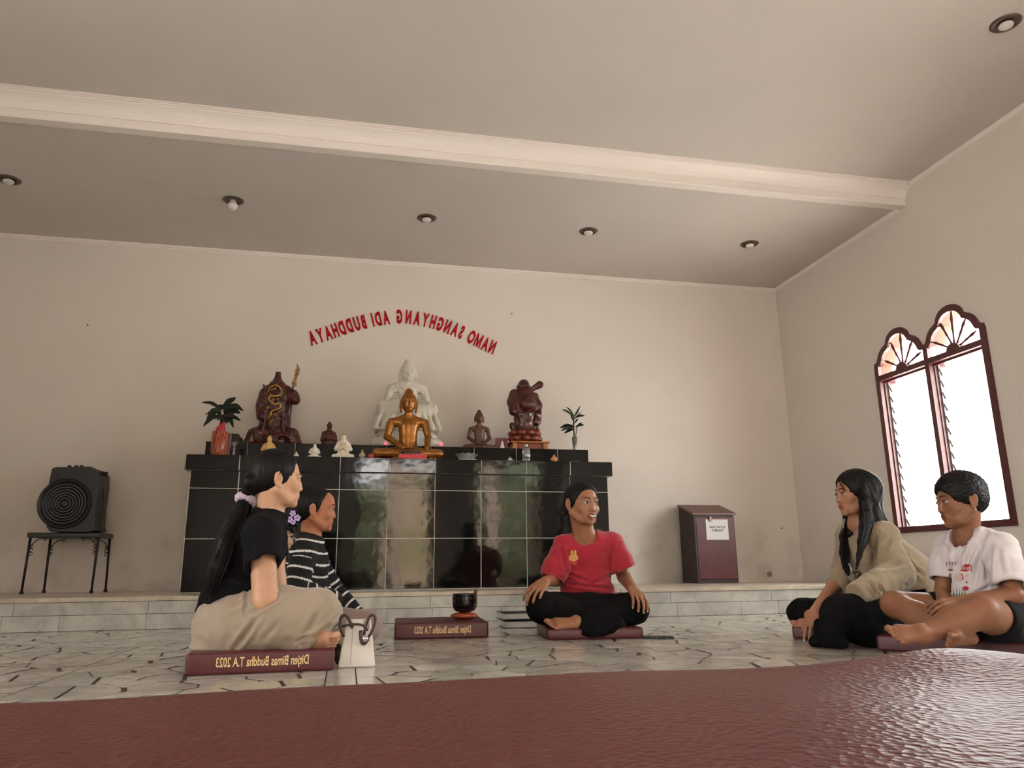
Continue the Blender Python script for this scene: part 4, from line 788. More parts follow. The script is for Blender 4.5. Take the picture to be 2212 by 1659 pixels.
# donation box
DB = mat('box_maroon', (.085, .014, .014), .4, nz=.15, nscale=9); DBK = mat('box_dark', (.030, .012, .012), .45)
x0b, x1b, y0b, y1b = 3.005, 3.385, 6.33, 6.62
zb1 = W(1487, 1098, y0b)[2]+.0; q0 = W(1506, 1258, y0b); q1 = W(1596, 1257, y0b); x0b, x1b = q0[0], q1[0]
db = thing('donation_box', ((x0b+x1b)/2, 6.45, HP), 'maroon wooden donation box with a sloping lid and paper notice', 'box'); zt0 = W(1540, 1110, y0b)[2]
P = MB(); P.prism([(y0b, HP), (y1b, HP), (y1b, zt0+.085), (y0b, zt0-.01)], [], lambda u, v, w: (x0b+w, u, v), x1b-x0b); K = [P.build('cabinet', DBK)]
P = MB(); P.prism([(y0b-.02, zt0-.012), (y1b, zt0+.086), (y1b, zt0+.102), (y0b-.02, zt0+.006)], [], lambda u, v, w: (x0b-.012+w, u, v), x1b-x0b+.024); K.append(P.build('lid', mat('lid_wood', (.12, .045, .032), .4)))
K.append(MB().cbox((x0b+.02, y0b-.012, HP+.035), (x1b-.012, y0b, zt0-.03), .003).build('door', DB))
K.append(MB().cbox((x0b+.0, y0b-.016, HP), (x0b+.018, y0b, zt0-.02), .002).build('side_frame', DBK)); 
P = MB(); P.tube([(x0b+.155, y0b-.012, zt0-.035), (x0b+.155, y0b-.026, zt0-.035)], .010, 12); P.cbox((x0b+.143, y0b-.028, zt0-.068), (x0b+.168, y0b-.016, zt0-.042), .002); K.append(P.build('padlock', mat('old_brass', (.30, .18, .12), .4, .7)))
n0, n1 = W(1524, 1122, y0b-.014), W(1575, 1166, y0b-.014); P = MB().box((n0[0], y0b-.0145, n1[2]), (n1[0], y0b-.0135, n0[2])); K.append(P.build('paper_notice', mat('notice_paper', (.66, .64, .64), .7)))
for t, dz in (('KOTAK DANA', .016), ('PARAMITA', -.012)):
    me = text_mesh(t, .028, True, .0006, .0003, .82); o = link('lettering', me, BLK); o.rotation_euler = (PI/2, 0, 0); o.location = ((n0[0]+n1[0])/2, y0b-.0150, (n0[2]+n1[2])/2+dz-.004); K.append(o)
for t in K: pass
adopt(db, *K)
b = W(1660, 1240, YF); WP = mat('socket_plastic', (.62, .55, .48), .4); so = thing('wall_socket', b, 'small cream wall socket low on the wall right of the box', 'socket'); P = MB(); P.lathe([(.024, 0), (.024, .006), (.019, .006), (.018, .002), (0, .002)], (0, 0, 0), 20); P.v = [(b[0]+.004+x, b[1]-.012-z, b[2]+y) for x, y, z in P.v]
adopt(so, MB().cbox(b+[-.034, -.012, -.036], b+[.034, 0, .036], .006).build('plate', WP), P.build('socket_ring', mat('socket_dark', (.25, .2, .17), .5), auto=40))
for px, py in ((190, 703), (1105, 678), (1688, 1141)):
    b = W(px, py, YF); P = MB(); P.tube([b, b+[0, -.02, 0]], .005, 6); lab = {190: 'dark nail high on the wall above the loudspeaker', 1105: 'tiny nail in the wall right of the lettering', 1688: 'dark nail in the wall near the corner, above the socket'}[px]; tag(P.build('wall_nail', IRON), lab, 'nail')
# downlights
RING = mat('dark_bronze_ring', (.10, .075, .055), .35, .5); CAVE = mat('downlight_inside', (.01, .008, .007), .6); BULB = mat('opal_bulb', (.62, .58, .54), .3)
LP = [(19, 388, ZC, 'recessed downlight at the far left edge of the lower ceiling', 0), (504, 433, ZC, 'recessed downlight with a bulb hanging below its ring', 1), (922, 471, ZC, 'recessed downlight in the middle of the lower ceiling', 0), (1271, 499.5, ZC, 'recessed downlight second from the right in the lower ceiling', 0), (1619, 527, ZC, 'recessed downlight at the right end of the lower ceiling', 0), (2172, 50, ZC2, 'recessed downlight in the upper ceiling, top right corner', 0)]
for px, py, z, lab, low in LP:
    b = Wz(px, py, z); k_ = thing('ceiling_downlight', b, lab, 'ceiling light', 'recessed downlights'); P = MB(); P.lathe([(.050, -.003), (.056, -.010), (.072, -.008), (.080, -.001), (.080, 0), (.05, 0)], b, 32); K = [P.build('ring', RING, auto=50)]
    P = MB(); P.lathe([(.051, -.002), (.0505, -.0012), (0, -.001)], b, 24); K.append(P.build('housing', CAVE)); dz = -.035 if low else -.004
    S = Soft(); S.ell(b+[0, 0, dz-.012], [.038, .038, .036 if low else .018], k=.0); S.cut(b+[0, 0, -.0025], (0, 0, 1), k=0) if not low else S.cone(b+[0, 0, dz+.0], b+[0, 0, -.006], .022, k=.01)
    K.append(S.build('bulb', .003, BULB)); adopt(k_, *K)
# ================================================================== on the floor
VINYL = mat('maroon_vinyl', (.092, .016, .020), .38, bump=.35, bscale=330, voro=True, bd=.0012); YTX = mat('yellow_print', (.78, .55, .26), .5)
def cushion(fl_, frt, dep, th, label, text=True, name='floor_cushion', z0=0., mtl=None, squash=None, tw=.62):
    """fl_, frt: front bottom corners (left, right); depth goes away from them"""
    a, b = np.array(fl_, float), np.array(frt, float); a[2] = b[2] = z0; L_ = np.linalg.norm(b-a); ang = math.atan2(b[1]-a[1], b[0]-a[0]); c = (a+b)/2
    root = tag(empty(name, tuple(c), ang), label, 'cushion', 'maroon meditation cushions'); bm = bmesh.new(); bmesh.ops.create_cube(bm, size=1.)
    bmesh.ops.scale(bm, vec=(L_, dep, th), verts=bm.verts); bmesh.ops.translate(bm, vec=(0, dep/2, th/2), verts=bm.verts); bmesh.ops.bevel(bm, geom=bm.edges[:], offset=.011, segments=3, affect='EDGES', profile=.6); bmesh.ops.subdivide_edges(bm, edges=[e for e in bm.edges if e.calc_length() > .1], cuts=7, use_grid_fill=True)
    for v in bm.verts:
        x, y, z = v.co; u = 1-(2*x/L_)**2; w = 1-(2*y/dep-1)**2
        if z > th*.6: v.co.z += .004*max(0, u*w) if squash is None else squash(x, y)
        if .2*th < z < .8*th: v.co.x *= 1.006; v.co.y += -.002 if y < dep/2 else .002
    for f in bm.faces: f.smooth = True
    me = bpy.data.meshes.new('cover'); bm.to_mesh(me); bm.free(); link('cover', me, mtl or VINYL, root)
    for zz in (th-.006, .006):
        P = MB(); e = .0045; q = [(-L_/2+e, e), (L_/2-e, e), (L_/2-e, dep-e), (-L_/2+e, dep-e), (-L_/2+e, e)]; P.tube([(x, y, zz) for x, y in q], .0032, 6); o = P.build('piping', mat('piping_vinyl', (.07, .010, .014), .35), root, smooth=True)
    if text:
        me = text_mesh('Ditjen Bimas Buddha T.A 2023', th*.60, True, .0008, .0004, .66); w = me.vertices and max(v.co.x for v in me.vertices)-min(v.co.x for v in me.vertices)
        sc = tw*L_/w; o = link('lettering', me, YTX, root); o.rotation_euler = (PI/2, 0, 0); o.scale = (sc, 1, 1); o.location = (L_*.01, -.0012, th*.36)
    return root
cushion((-.514, 2.85, 0), (-.027, 2.872, 0), .48, .072, 'maroon cushion with yellow mirrored lettering under the woman in khaki trousers')
cushion((.246, 3.985, 0), (.716, 3.955, 0), .46, .078, 'empty maroon cushion with yellow mirrored lettering holding the bell bowl', tw=.60)
cushion((.962, 3.72, 0), (1.428, 3.66, 0), .46, .052, 'maroon cushion under the woman in the red t-shirt', False)
cushion((2.095, 3.44, 0), (2.56, 3.02, 0), .46, .058, 'maroon cushion under the long-haired girl in khaki', False)
cushion((2.115, 2.86, 0), (2.50, 2.40, 0), .50, .060, 'maroon cushion under the boy in the white t-shirt', False)
# the stack the camera rests on
FGV = mat('grained_vinyl', (.095, .018, .016), .42, bump=.6, bscale=340, voro=True, bd=.0010, spec=.28)
def hump(x, y):
    d = math.hypot((x-.213)/.040, (y-.46)/.09); return .0046*math.exp(-d*d)-.003*(x > .21)*0+.0006*math.sin(x*41)+.0008*math.sin(x*23+y*17)
for k, (dx, dy, an) in enumerate([(-.012, .006, .02), (.010, -.008, -.01), (-.004, .010, .015)]):
    a = rotz(.047+an); cushion(np.array([-.155+dx, -.15+dy, 0]), np.array([.365+dx, -.15+dy+.52*(.047+an), 0]), .485, .0728, ['bottom maroon cushion of the stack under the nearest cushion', 'second maroon cushion from the floor in the nearest stack', 'maroon cushion directly below the nearest leather-grained one'][k], False, z0=.0732*k)

# nearest cushion: fine top so that it swells and dips
fgc = tag(empty('floor_cushion', (.105, -.14, .2210), .047), 'nearest maroon leather-grained cushion filling the bottom of the picture', 'cushion', 'maroon meditation cushions')
L_, D_, T_ = .530, .494, .0725; nx, ny = 90, 84; v = []; f = []
for j in range(ny+1):
    for i in range(nx+1):
        u, w = -1+2*i/nx, -1+2*j/ny; x, y = u*L_/2, D_/2+w*D_/2; e = max(abs(u), abs(w)); ed = min((1-abs(u))*L_/2, (1-abs(w))*D_/2); r_ = .008
        z = T_-(r_-math.sqrt(max(0, r_*r_-(r_-min(ed, r_))**2))); z += hump(x, y)*min(1, ed/.02+.35); v.append((x, y, z))
for j in range(ny):
    for i in range(nx): a = j*(nx+1)+i; f.append((a, a+1, a+nx+2, a+nx+1))
rim = [i for i in range(nx+1)]+[(j+1)*(nx+1)-1 for j in range(1, ny+1)]+[ny*(nx+1)+i for i in range(nx-1, -1, -1)]+[j*(nx+1) for j in range(ny-1, 0, -1)]
n0 = len(v); v += [(v[i][0], v[i][1], .001) for i in rim]; m_ = len(rim)
for i in range(m_): j = (i+1) % m_; f.append((rim[j], rim[i], n0+i, n0+j))
f.append(tuple(n0+i for i in range(m_)))
me = bpy.data.meshes.new('cover'); me.from_pydata(v, [], f); me.polygons.foreach_set('use_smooth', [True]*len(f)); me.update(); link('cover', me, FGV, fgc)
# bell bowl
b = np.array([W(1003, 1347, 4.17)[0], 4.17, .0815]); ORC = mat('orange_silk', (.48, .10, .05), .45); k_ = thing('bell_cushion', b, 'round orange silk cushion under the black bell bowl', 'cushion'); S = Soft(); S.ell(b+[0, 0, .016], [.074, .074, .0165], k=.0)
P = MB()
for i in range(8): a = 2*PI*i/8; P.tube(bez([b+[.02*math.cos(a), .02*math.sin(a), .031], b+[.06*math.cos(a+.2), .06*math.sin(a+.2), .026], b+[.073*math.cos(a+.35), .073*math.sin(a+.35), .014]], 4), .0012, 5)
adopt(k_, S.build('silk_ring', .0035, ORC), P.build('gold_cord', mat('gold_thread', (.6, .32, .10), .4), smooth=True))
b = b+[.002, 0, .0335]; P = MB(); P.lathe([(.030, 0), (.050, .006), (.062, .022), (.067, .045), (.067, .075), (.064, .090), (.0665, .095), (.0635, .095), (.061, .088), (.063, .06), (.058, .03), (.04, .012), (0, .010)], b, 48)
tag(P.build('bell_bowl', mat('black_lacquer', (.006, .006, .006), .12), smooth=True), 'glossy black bell bowl on the orange silk cushion', 'bowl')
P = MB(); a, c = W(1016, 1304, 4.15), W(1029, 1275, 4.11); d = c-a; P.tube([a-d*.6, a, a+d*.35, a+d*.55, a+d*.8, a+d, a+d*1.08], [.006, .0065, .007, .011, .010, .008, .003], 10); tag(P.build('bell_striker', mat('striker_wood', (.16, .05, .025), .45), smooth=True), 'brown wooden striker leaning inside the black bell bowl', 'striker')
# books
PG = mat('book_pages', (.62, .62, .60), .7, nz=.12, nscale=4, bump=.3, bscale=500)
for k, (c, hw, z, an, lab) in enumerate([((1.042, 4.60), (.128, .10), .0, -.03, 'thin dark-covered book at the bottom of the pair on the floor'), ((1.022, 4.62), (.118, .095), .046, .02, 'thin dark-covered book on top of the pair on the floor')]):
    o = thing('hardback_book', (c[0], c[1], z), lab, 'book', 'books beside the red-shirted woman'); o.rotation_euler = (0, 0, an); t_ = .042 if k == 0 else .040; x, y = hw
    for z_ in (0, t_-.004): MB().cbox((-x, -y, z_), (x, y, z_+.004), .001).build('book_cover', BLK, o)
    MB().cbox((x-.004, -y, .0), (x, y, t_), .001).build('spine', BLK, o); MB().box((-x+.006, -y+.005, .0041), (x-.005, y-.005, t_-.0041)).build('pages', PG, o)
# phone
o = thing('mobile_phone', (1.50, 3.665, 0), 'black mobile phone lying on the floor right of the red-shirted woman', 'phone'); o.rotation_euler = (0, 0, -.10); MB().cbox((-.075, -.036, .001), (.075, .036, .0095), .004).build('phone_body', BLK, o); MB().cbox((-.078, -.038, 0), (.078, .038, .006), .003).build('phone_case', mat('phone_case', (.02, .018, .018), .3), o)
for x in (-.02, .035): MB().cbox((x, -.0392, .003), (x+.012, -.038, .006), .0004).build('side_button', ALU, o)
# handbag
BAGW = mat('white_leather', (.72, .67, .62), .4, bump=.1, bscale=200); STR = mat('brown_strap', (.035, .012, .012), .3)
b = np.array([W(770, 1441, 2.94)[0], 2.975, 0]); bag = thing('white_handbag', b, 'small white handbag with dark brown handles on the floor beside the cushion', 'handbag'); K = []
S = Soft(); S.box(b+[0, 0, .006], [.066, .042, .006], rd=.006)
for i in range(60): t = i/59; S.box(b+[.002*t, 0, .004+.158*t], [.066-.022*t, .043-.020*t, .008], rd=.007, k=.0)
S.cut(b+[0, 0, .163], (0, 0, 1), k=.003); S.box(b+[.030, -.04, .165], [.011, .05, .035], rd=.004, k=.004, sub=True); S.box(b+[0, 0, .16], [.034, .017, .06], rd=.01, k=.003, sub=True); S.cut(b, (0, 0, -1), k=0)
K.append(S.build('bag_body', .0028, BAGW))
P = MB(); P.tube([b+[-.022, -.0445, .008], b+[-.016, -.026, .155]], .0014, 5); K.append(P.build('seam', mat('seam_thread', (.5, .46, .42), .6)))
def hoop(pts): P = MB(); P.tube(bez(pts, 7), .0052, 8); return P.build('handle', STR, smooth=True)
y = 2.935; K.append(hoop([W(743, 1375, y), W(735, 1350, y), W(737, 1334, y), W(745, 1329, y), W(754, 1338, y), W(761, 1357, y)])); K.append(hoop([W(786, 1372, y-.02), W(791, 1348, y-.02), W(799, 1331, y-.02), W(808, 1330, y-.02), W(810, 1342, y-.02), W(801, 1368, y-.02), W(791, 1382, y-.02)]))
P = MB(); P.tube(bez([W(738, 1353, y), W(760, 1349, y), W(782, 1350, y), W(795, 1362, y)], 6), .004, 8); K.append(P.build('shoulder_strap', STR, smooth=True))
P = MB(); P.tube(bez([W(779, 1362, y-.035), W(781, 1385, y-.04), W(787, 1390, y-.045), W(795, 1380, y-.04)], 4), .007, 8); K.append(P.build('flap', STR, smooth=True)); P = MB(); q = W(789, 1380, y-.05); P.lathe([(0, -.004), (.011, -.003), (.011, .003), (0, .004)], (0, 0, 0), 14); P.v = [(q[0]+x, q[1]+z, q[2]+y_) for x, y_, z in P.v]; K.append(P.build('clasp', mat('silver_clasp', (.6, .58, .56), .2, .9), smooth=True))
S = Soft(); S.ell(W(730, 1412, 2.965), [.013, .015, .036], k=0); K.append(S.build('fur_charm', .0025, mat('dark_fur', (.03, .012, .01), .9), disp=lambda P, N: .006*vnoise(P*160, 3)))
adopt(bag, *K)
# ================================================================== people
def skin(name, c): return mat(name, c, .48, nz=.06, nscale=30, attr=True, bump=.06, bscale=350, spec=.4, bd=.001)
HAIRM = mat('black_hair', (.0045, .0035, .0035), .5, bump=.5, bscale=40, spec=.22, bd=.002)
NAIL = mat('pale_nail', (.62, .40, .30), .35); TEETH = mat('teeth', (.62, .53, .47), .3); LIPM = mat('lips', (.30, .09, .07), .4); LIP2 = mat('dark_mouth', (.06, .015, .012), .5); EYEW = mat('eye_white', (.50, .43, .38), .35); IRIS = mat('dark_iris', (.012, .006, .004), .1); LASH = mat('lash_brown', (.018, .010, .007), .6)
def headsoft(S, fr, smile=False, jaw=1., neck=None, nr=.052, cheek=1.):
    p = fr.p; q = fr.s; A = lambda *r: np.array(r)*q; k = .012*q
    S.ell(p(0, -.012, .032), A(.072, .092, .078), fr, k=k); S.ell(p(0, .028, -.022), A(.061, .060, .078), fr, k=.02*q); S.ell(p(0, .046, -.070), A(.040*jaw, .036, .030), fr, k=.022*q)
    S.ell(p(0, .070, -.092), A(.019, .0155, .014), fr, k=.014*q)
    for s in (-1, 1):
        S.chain([p(s*.060, -.005, -.045), p(s*.040*jaw, .040, -.082)], [.016*q, .014*q], k=.022*q); S.ell(p(s*.037, .060, -.026), A(.024*cheek, .018, .022*cheek), fr, k=.014*q)
        S.cone(p(s*.012, .084, .020), p(s*.046, .068, .020), .0075*q, .006*q, k=.012*q)                      # brow
        S.ell(p(s*.031, .094, .0), A(.018, .013, .0095), fr, k=.010*q, sub=True); S.ell(p(s*.031, .0715, .0), A(.0155, .0125, .0105), fr, k=.0035*q)     # socket and lid
        S.ell(p(s*.0125, .0855, -.033), A(.0085, .009, .0075), fr, k=.005*q)                                # nostril wing
        S.ell(p(s*.0755, -.010, -.006), A(.0065, .017, .030), fr, k=.003*q); S.ell(p(s*.0825, -.008, -.002), A(.0060, .0100, .0200), fr, k=.002*q, sub=True); S.chain([p(s*.0765, .001, .014), p(s*.079, -.011, .022), p(s*.0815, -.022, .012), p(s*.0812, -.023, -.008), p(s*.079, -.014, -.024), p(s*.0765, -.004, -.033)], [.0030*q, .0036*q, .0038*q, .0038*q, .0038*q, .0055*q], k=.003*q); S.ell(p(s*.074, -.002, -.032), A(.006, .008, .009), fr, k=.004*q)
    S.chain([p(0, .079, .010), p(0, .087, -.014), p(0, .0925, -.0305)], [.0075*q, .0078*q, .0098*q], k=.010*q)
    for s in (-1, 1): S.ell(p(s*.006, .093, -.041), A(.0035, .004, .003), fr, k=.002*q, sub=True)
    if smile:
        S.ell(p(0, .086, -.062), A(.026, .012, .012), fr, k=.006*q); S.ell(p(0, .106, -.063), A(.025, .014, .0095), fr, k=.003*q, sub=True); S.chain([p(-.024, .082, -.064), p(0, .090, -.0780), p(.024, .082, -.064)], [.004*q, .0055*q, .004*q], k=.003*q); S.chain([p(-.026, .082, -.058), p(0, .093, -.0515), p(.026, .082, -.058)], [.0035*q, .0042*q, .0035*q], k=.003*q)
    else:
        S.ell(p(0, .079, -.060), A(.023, .012, .014), fr, k=.010*q); S.chain([p(-.020, .079, -.060), p(-.006, .0872, -.0555), p(.006, .0872, -.0555), p(.020, .079, -.060)], [.003*q, .0042*q, .0042*q, .003*q], k=.003*q); S.chain([p(-.017, .079, -.063), p(0, .0860, -.0660), p(.017, .079, -.063)], [.003*q, .0055*q, .003*q], k=.003*q)
        S.chain([p(-.021, .0865, -.0602), p(0, .0945, -.0606), p(.021, .0865, -.0602)], [.0014*q, .0022*q, .0014*q], k=.0015*q, sub=True)
    if neck is not None: S.cone(p(0, -.018, -.045), neck, nr*q, nr*1.1*q, k=.018*q)
def headcol(fr, lip=(.84, .56, .52), extra=None):
    def f(v):
        L_ = fr.loc(v.astype(np.float64)); c = np.ones((len(v), 3)); x, y, z = L_[:, 0], L_[:, 1], L_[:, 2]
        m = (y > .070)*np.clip(1.25-(np.abs(x)/.0235)**2-((z+.0610)/.0125)**2, 0, 1); m = np.clip(m*1.6, 0, 1)[:, None]; c = c*(1-m)+np.array(lip)*m
        if extra is not None: c = extra(v, L_, c)
        return c
    return f
def face(body, fr, root, gaze=(0, 0), smile=False, brow=1., browlift=0., side=(-1, 1), open_=1.):
    """eyes, lids, brows (and teeth) laid on the finished face surface"""
    me = body.data; n = len(me.vertices); co = np.empty(n*3, np.float32); me.vertices.foreach_get('co', co); co = co.reshape(-1, 3); L_ = fr.loc(co.astype(np.float64)); q = fr.s
    near = (np.abs(L_[:, 0]) < .09) & (L_[:, 1] > .02) & (np.abs(L_[:, 2]) < .12); fi = np.empty(len(me.polygons)*4, np.int32); me.polygons.foreach_get('vertices', fi) ; fi = fi.reshape(-1, 4); fm = near[fi].all(1)
    bv = BVHTree.FromPolygons([Vector(c) for c in co.tolist()], fi[fm].tolist()); d = -fr.y
    def pr(x, z, off): 
        h = bv.ray_cast(Vector(fr.p(x, .16, z)), Vector(d))
        return (np.array(h[0]) if h[0] is not None else fr.p(x, .07, z))+fr.y*off*q
    out = []
    for s in side:
        ex, ez = s*.031, .0005; a, b = .0160, .0058*open_; tilt = .10
        def grid(cx, cz, a, b, off, nu=10, nv=6, cut=None, bulge=.0):
            v = []; f = []
            for j in range(nv+1):
                for i in range(nu+1):
                    u = -1+2*i/nu; w = -1+2*j/nv; X = a*u; Z = b*w*math.sqrt(max(0, 1-u*u))*(1.0 if w > 0 else .8)+.0005*u
                    X2 = cx+X*s; Z2 = cz+Z+tilt*X
                    if cut: Z2 = min(max(Z2, ez-cut(X2)*.8+tilt*(X2-ex)*s), ez+cut(X2)+tilt*(X2-ex)*s)
                    v.append(pr(X2, Z2, off+bulge*(1-u*u)*(1-w*w)))
            for j in range(nv):
                for i in range(nu): k_ = j*(nu+1)+i; f.append((k_, k_+1, k_+nu+2, k_+nu+1))
            return v, f
        P = MB(); v, f = grid(ex, ez, a, b, .0007, bulge=.0008); P.add(v, f); lim = lambda X: b*math.sqrt(max(0, 1-((X-ex)/a)**2)); P.m = 1
        v, f = grid(ex+gaze[0], ez+.0006+gaze[1],   .0064, .0066, .0021, 8, 8, cut=lim, bulge=.0008); P.add(v, f); o = P.build('eye', [EYEW, IRIS], smooth=True); out.append(o)
        P = MB(); pts = []; 
        for i in range(9): u = -1.08+2.16*i/8; X = a*u; pts.append(pr(ex+X*s, ez+b*math.sqrt(max(0, 1-min(1, u*u)))+tilt*X+.0007, .0016))
        P.tube(pts, [.0005*q+.0013*q*math.sin(PI*(i+.5)/9) for i in range(9)], 5); out.append(P.build('upper_lid', LASH, smooth=True))
        P = MB(); pts = []; rr = []
        for i in range(9): t = i/8; pts.append(pr(s*(.012+.036*t), .0205+browlift+.0055*math.sin(PI*min(1, t*1.05)*.75)-.003*t*t, .0002)); rr.append((.0012+.0022*math.sin(PI*(.18+.78*t)))*brow*q)
        P.tube(pts, rr, 6); out.append(P.build('eyebrow', LASH, smooth=True))
    if smile:
        P = MB(); v = []; f = []
        for j in range(5):
            for i in range(13): u = -1+i/6; w = -1+.5*j; v.append(pr(.0255*u, -.0628+.0088*w*math.sqrt(max(0, 1-u*u))-.003*(1-u*u)+.002, .0004))
        for j in range(4):
            for i in range(12): k_ = j*13+i; f.append((k_, k_+1, k_+14, k_+13))
        P.add(v, f); out.append(P.build('mouth', LIP2, smooth=True)); P = MB(); v = []; f = []
        for j in range(5):
            for i in range(11): u = -1+.2*i; w = -1+.5*j; v.append(pr(.0205*u, -.0622+(.0052 if w < 0 else .0046)*w*math.sqrt(1-u*u*.98)-.003*(1-u*u)+.002, .0016))
        for j in range(4):
            for i in range(10): k_ = j*11+i; f.append((k_, k_+1, k_+12, k_+11))
        P.add(v, f); out.append(P.build('teeth', TEETH, smooth=True))
    for o in out: o.parent = root
    return out
def hand(S, wr, dr, up, sc=1., curl=(.3, .35, .4, .4, .45), spread=.10, side=1, rad=1., nails=None, thumb=(.5, .6), palmr=.012, bend=None):
    """wr wrist, dr towards the knuckles, up back of the hand; side +1 puts the thumb on the local +x"""
    fr = Frame(wr, dr, up, sc); p = fr.p; q = sc; kn = [(.030, .088, .0), (.010, .094, .003), (-.010, .090, .002), (-.029, .080, -.003)]
    for (x, y, z) in kn: S.cone(p(side*x*.55, .004, 0), p(side*x, y, z), .0145*q, .0105*q*rad, k=.006*q)
    S.ell(p(side*.022, .035, -.008), np.array([.016, .028, .014])*q, fr, k=.008*q)
    Ls = [(.042, .026, .021), (.047, .030, .022), (.043, .028, .021), (.034, .021, .019)]; tips = []
    for i, ((x, y, z), ln) in enumerate(zip(kn, Ls)):
        a = -side*(1.5-i)*spread*-1; c = curl[i+1]; cur = p(side*x, y, z); an = c*.6; r = [.0088, .0080, .0073, .0062]
        sp = (1.5-i)*spread*side
        for j in range(3):
            d = fr.d(math.sin(sp)*math.cos(an), math.cos(sp)*math.cos(an), -math.sin(an)); nx = cur+d*ln[j]*q; S.cone(cur, nx, r[j]*q*rad, r[j+1]*q*rad, k=.003*q if j else .005*q); cur = nx; last = (d, fr.d(0, math.sin(an), math.cos(an))); an += c
        tips.append((cur, last))
    t0 = p(side*.024, .018, -.004); ta, tb = thumb; d1 = fr.d(side*math.sin(ta), math.cos(ta), -.25); t1 = t0+d1*.040*q; d2 = fr.d(side*math.sin(ta*tb), math.cos(ta*tb), -.35); t2 = t1+d2*.028*q; t3 = t2+fr.d(side*math.sin(ta*tb*.7), math.cos(ta*tb*.7), -.45)*.022*q
    S.cone(t0, t1, .0135*q, .0105*q, k=.008*q).cone(t1, t2, .0102*q, .009*q, k=.003*q).cone(t2, t3, .009*q, .0072*q, k=.002*q); tips.append((t3, (unit(t3-t2), fr.z)))
    if nails is not None:
        for c, (d, u) in tips: e = unit(np.cross(d, u)); m_ = c+u*.0052*q*rad; P = nails; P.add([m_-e*.0042*q-d*.006*q, m_+e*.0042*q-d*.006*q, m_+e*.0038*q+d*.0045*q, m_-e*.0038*q+d*.0045*q, m_+u*.0014*q-d*.001*q], [(0, 1, 4), (1, 2, 4), (2, 3, 4), (3, 0, 4)])
def foot(S, ank, heel, toe, up, sc=1., side=1, nails=None):
    """ankle joint, heel point, tip direction; up = instep normal; side +1: big toe on local +x"""
    fr = Frame(heel, toe-heel, up, sc); p = fr.p; q = sc; L_ = np.linalg.norm(toe-heel)/q
    S.ell(p(0, .018, .024), np.array([.027, .032, .026])*q, fr, k=.012*q); S.cone(ank, p(0, .045, .040), .034*q, .034*q, k=.02*q)
    for x, r in ((.020, .022), (0., .020), (-.020, .017)): S.cone(p(side*x*.5, .05, .030), p(side*x, L_*.72, .016), .025*q, r*q, k=.012*q)
    S.ell(p(side*.026, L_*.72, .016), np.array([.018, .022, .016])*q, fr, k=.008*q)
    for i, (x, l, r) in enumerate([(.029, 1.0, .0118), (.010, .985, .0080), (-.0055, .95, .0074), (-.0205, .90, .0070), (-.0345, .84, .0066)]):
        S.cone(p(side*x*.9, L_*.74-.01*i*.6, .015), p(side*x, L_*l-r, .011), r*q*.9, r*q*.92, k=.002*q); S.ell(p(side*x, L_*l-r*.6, .011), np.array([r, r*1.15, r*1.05])*q*1.08, fr, k=.001*q)
def cloth(seed, amp, f=(9, 9, 22), R=None, fine=.0008, creases=()):
    """soft folds: stretched ridged noise, plus explicit creases (a, b, width, depth)"""
    R = np.eye(3) if R is None else np.array(R)
    def d(P, N):
        Q = (P@R.T).astype(np.float64)*np.array(f); a = vnoise(Q, seed); b = vnoise(Q*2.3+5, seed+1); o = amp*1.35*((1-np.abs(a)*2)*.5+.5*(.6-np.abs(b)*1.6))+fine*vnoise(P.astype(np.float64)*70, seed+2)
        for (A, B, w, dp) in creases:
            A = np.array(A, float); B = np.array(B, float); vd = unit((A+B)/2-CAM); B = B-((B-A)@vd)*vd; ba = B-A; D_ = P-A; t = np.clip((D_@ba)/(ba@ba), 0, 1); E_ = D_-t[:, None]*ba; al = E_@vd; dist = np.linalg.norm(E_-al[:, None]*vd, axis=1)+1e3*((N@vd > .1) | (np.abs(al) > .16)); o = o-dp*1.5*np.exp(-(dist/w)**2)*np.sin(PI*(.1+.8*t))+dp*1.0*np.exp(-((dist-w*2.2)/w)**2)*np.sin(PI*(.1+.8*t))
        return o.astype(np.float32)
    return d
def hairflow(fr, amp=.0022, n=70, seed=3):
    """grooves that run down the head"""
    def d(P, N):
        L_ = fr.loc(P.astype(np.float64)); th = np.arctan2(L_[:, 0], -L_[:, 1]+.02); return (amp*(vnoise(np.stack([th*n/6, L_[:, 2]*7, 0*th], 1), seed)+.5*vnoise(np.stack([th*n/2.5, L_[:, 2]*9, 0*th], 1), seed+1))).astype(np.float32)
    return d
def strands(name, paths, r, root, m=None, seg=5):
    P = MB()
    for pts in paths: b_ = bez(pts, 5); n = len(b_); P.tube(b_, [r*(1-.75*(i/(n-1))**2) for i in range(n)], seg)
    o = P.build(name, m or HAIRM, smooth=True); o.parent = root; return o
def torso(S, pel, mid, che, nk, shl, shr, fwd, g=0., w=1., k=.03, sh=.048, hips=.13):
    """lower trunk, rib cage, shoulder line"""
    S.chain([pel, mid, che], [(hips+g)*w, (.105+g)*w, (.125+g)*w], k=k, flat=fwd, ff=.74); S.cone(shl, shr, (sh+g)*w, k=k); S.chain([shl, nk, shr], [(sh*.75+g)*w, (.045+g)*w, (sh*.75+g)*w], k=k*.6)

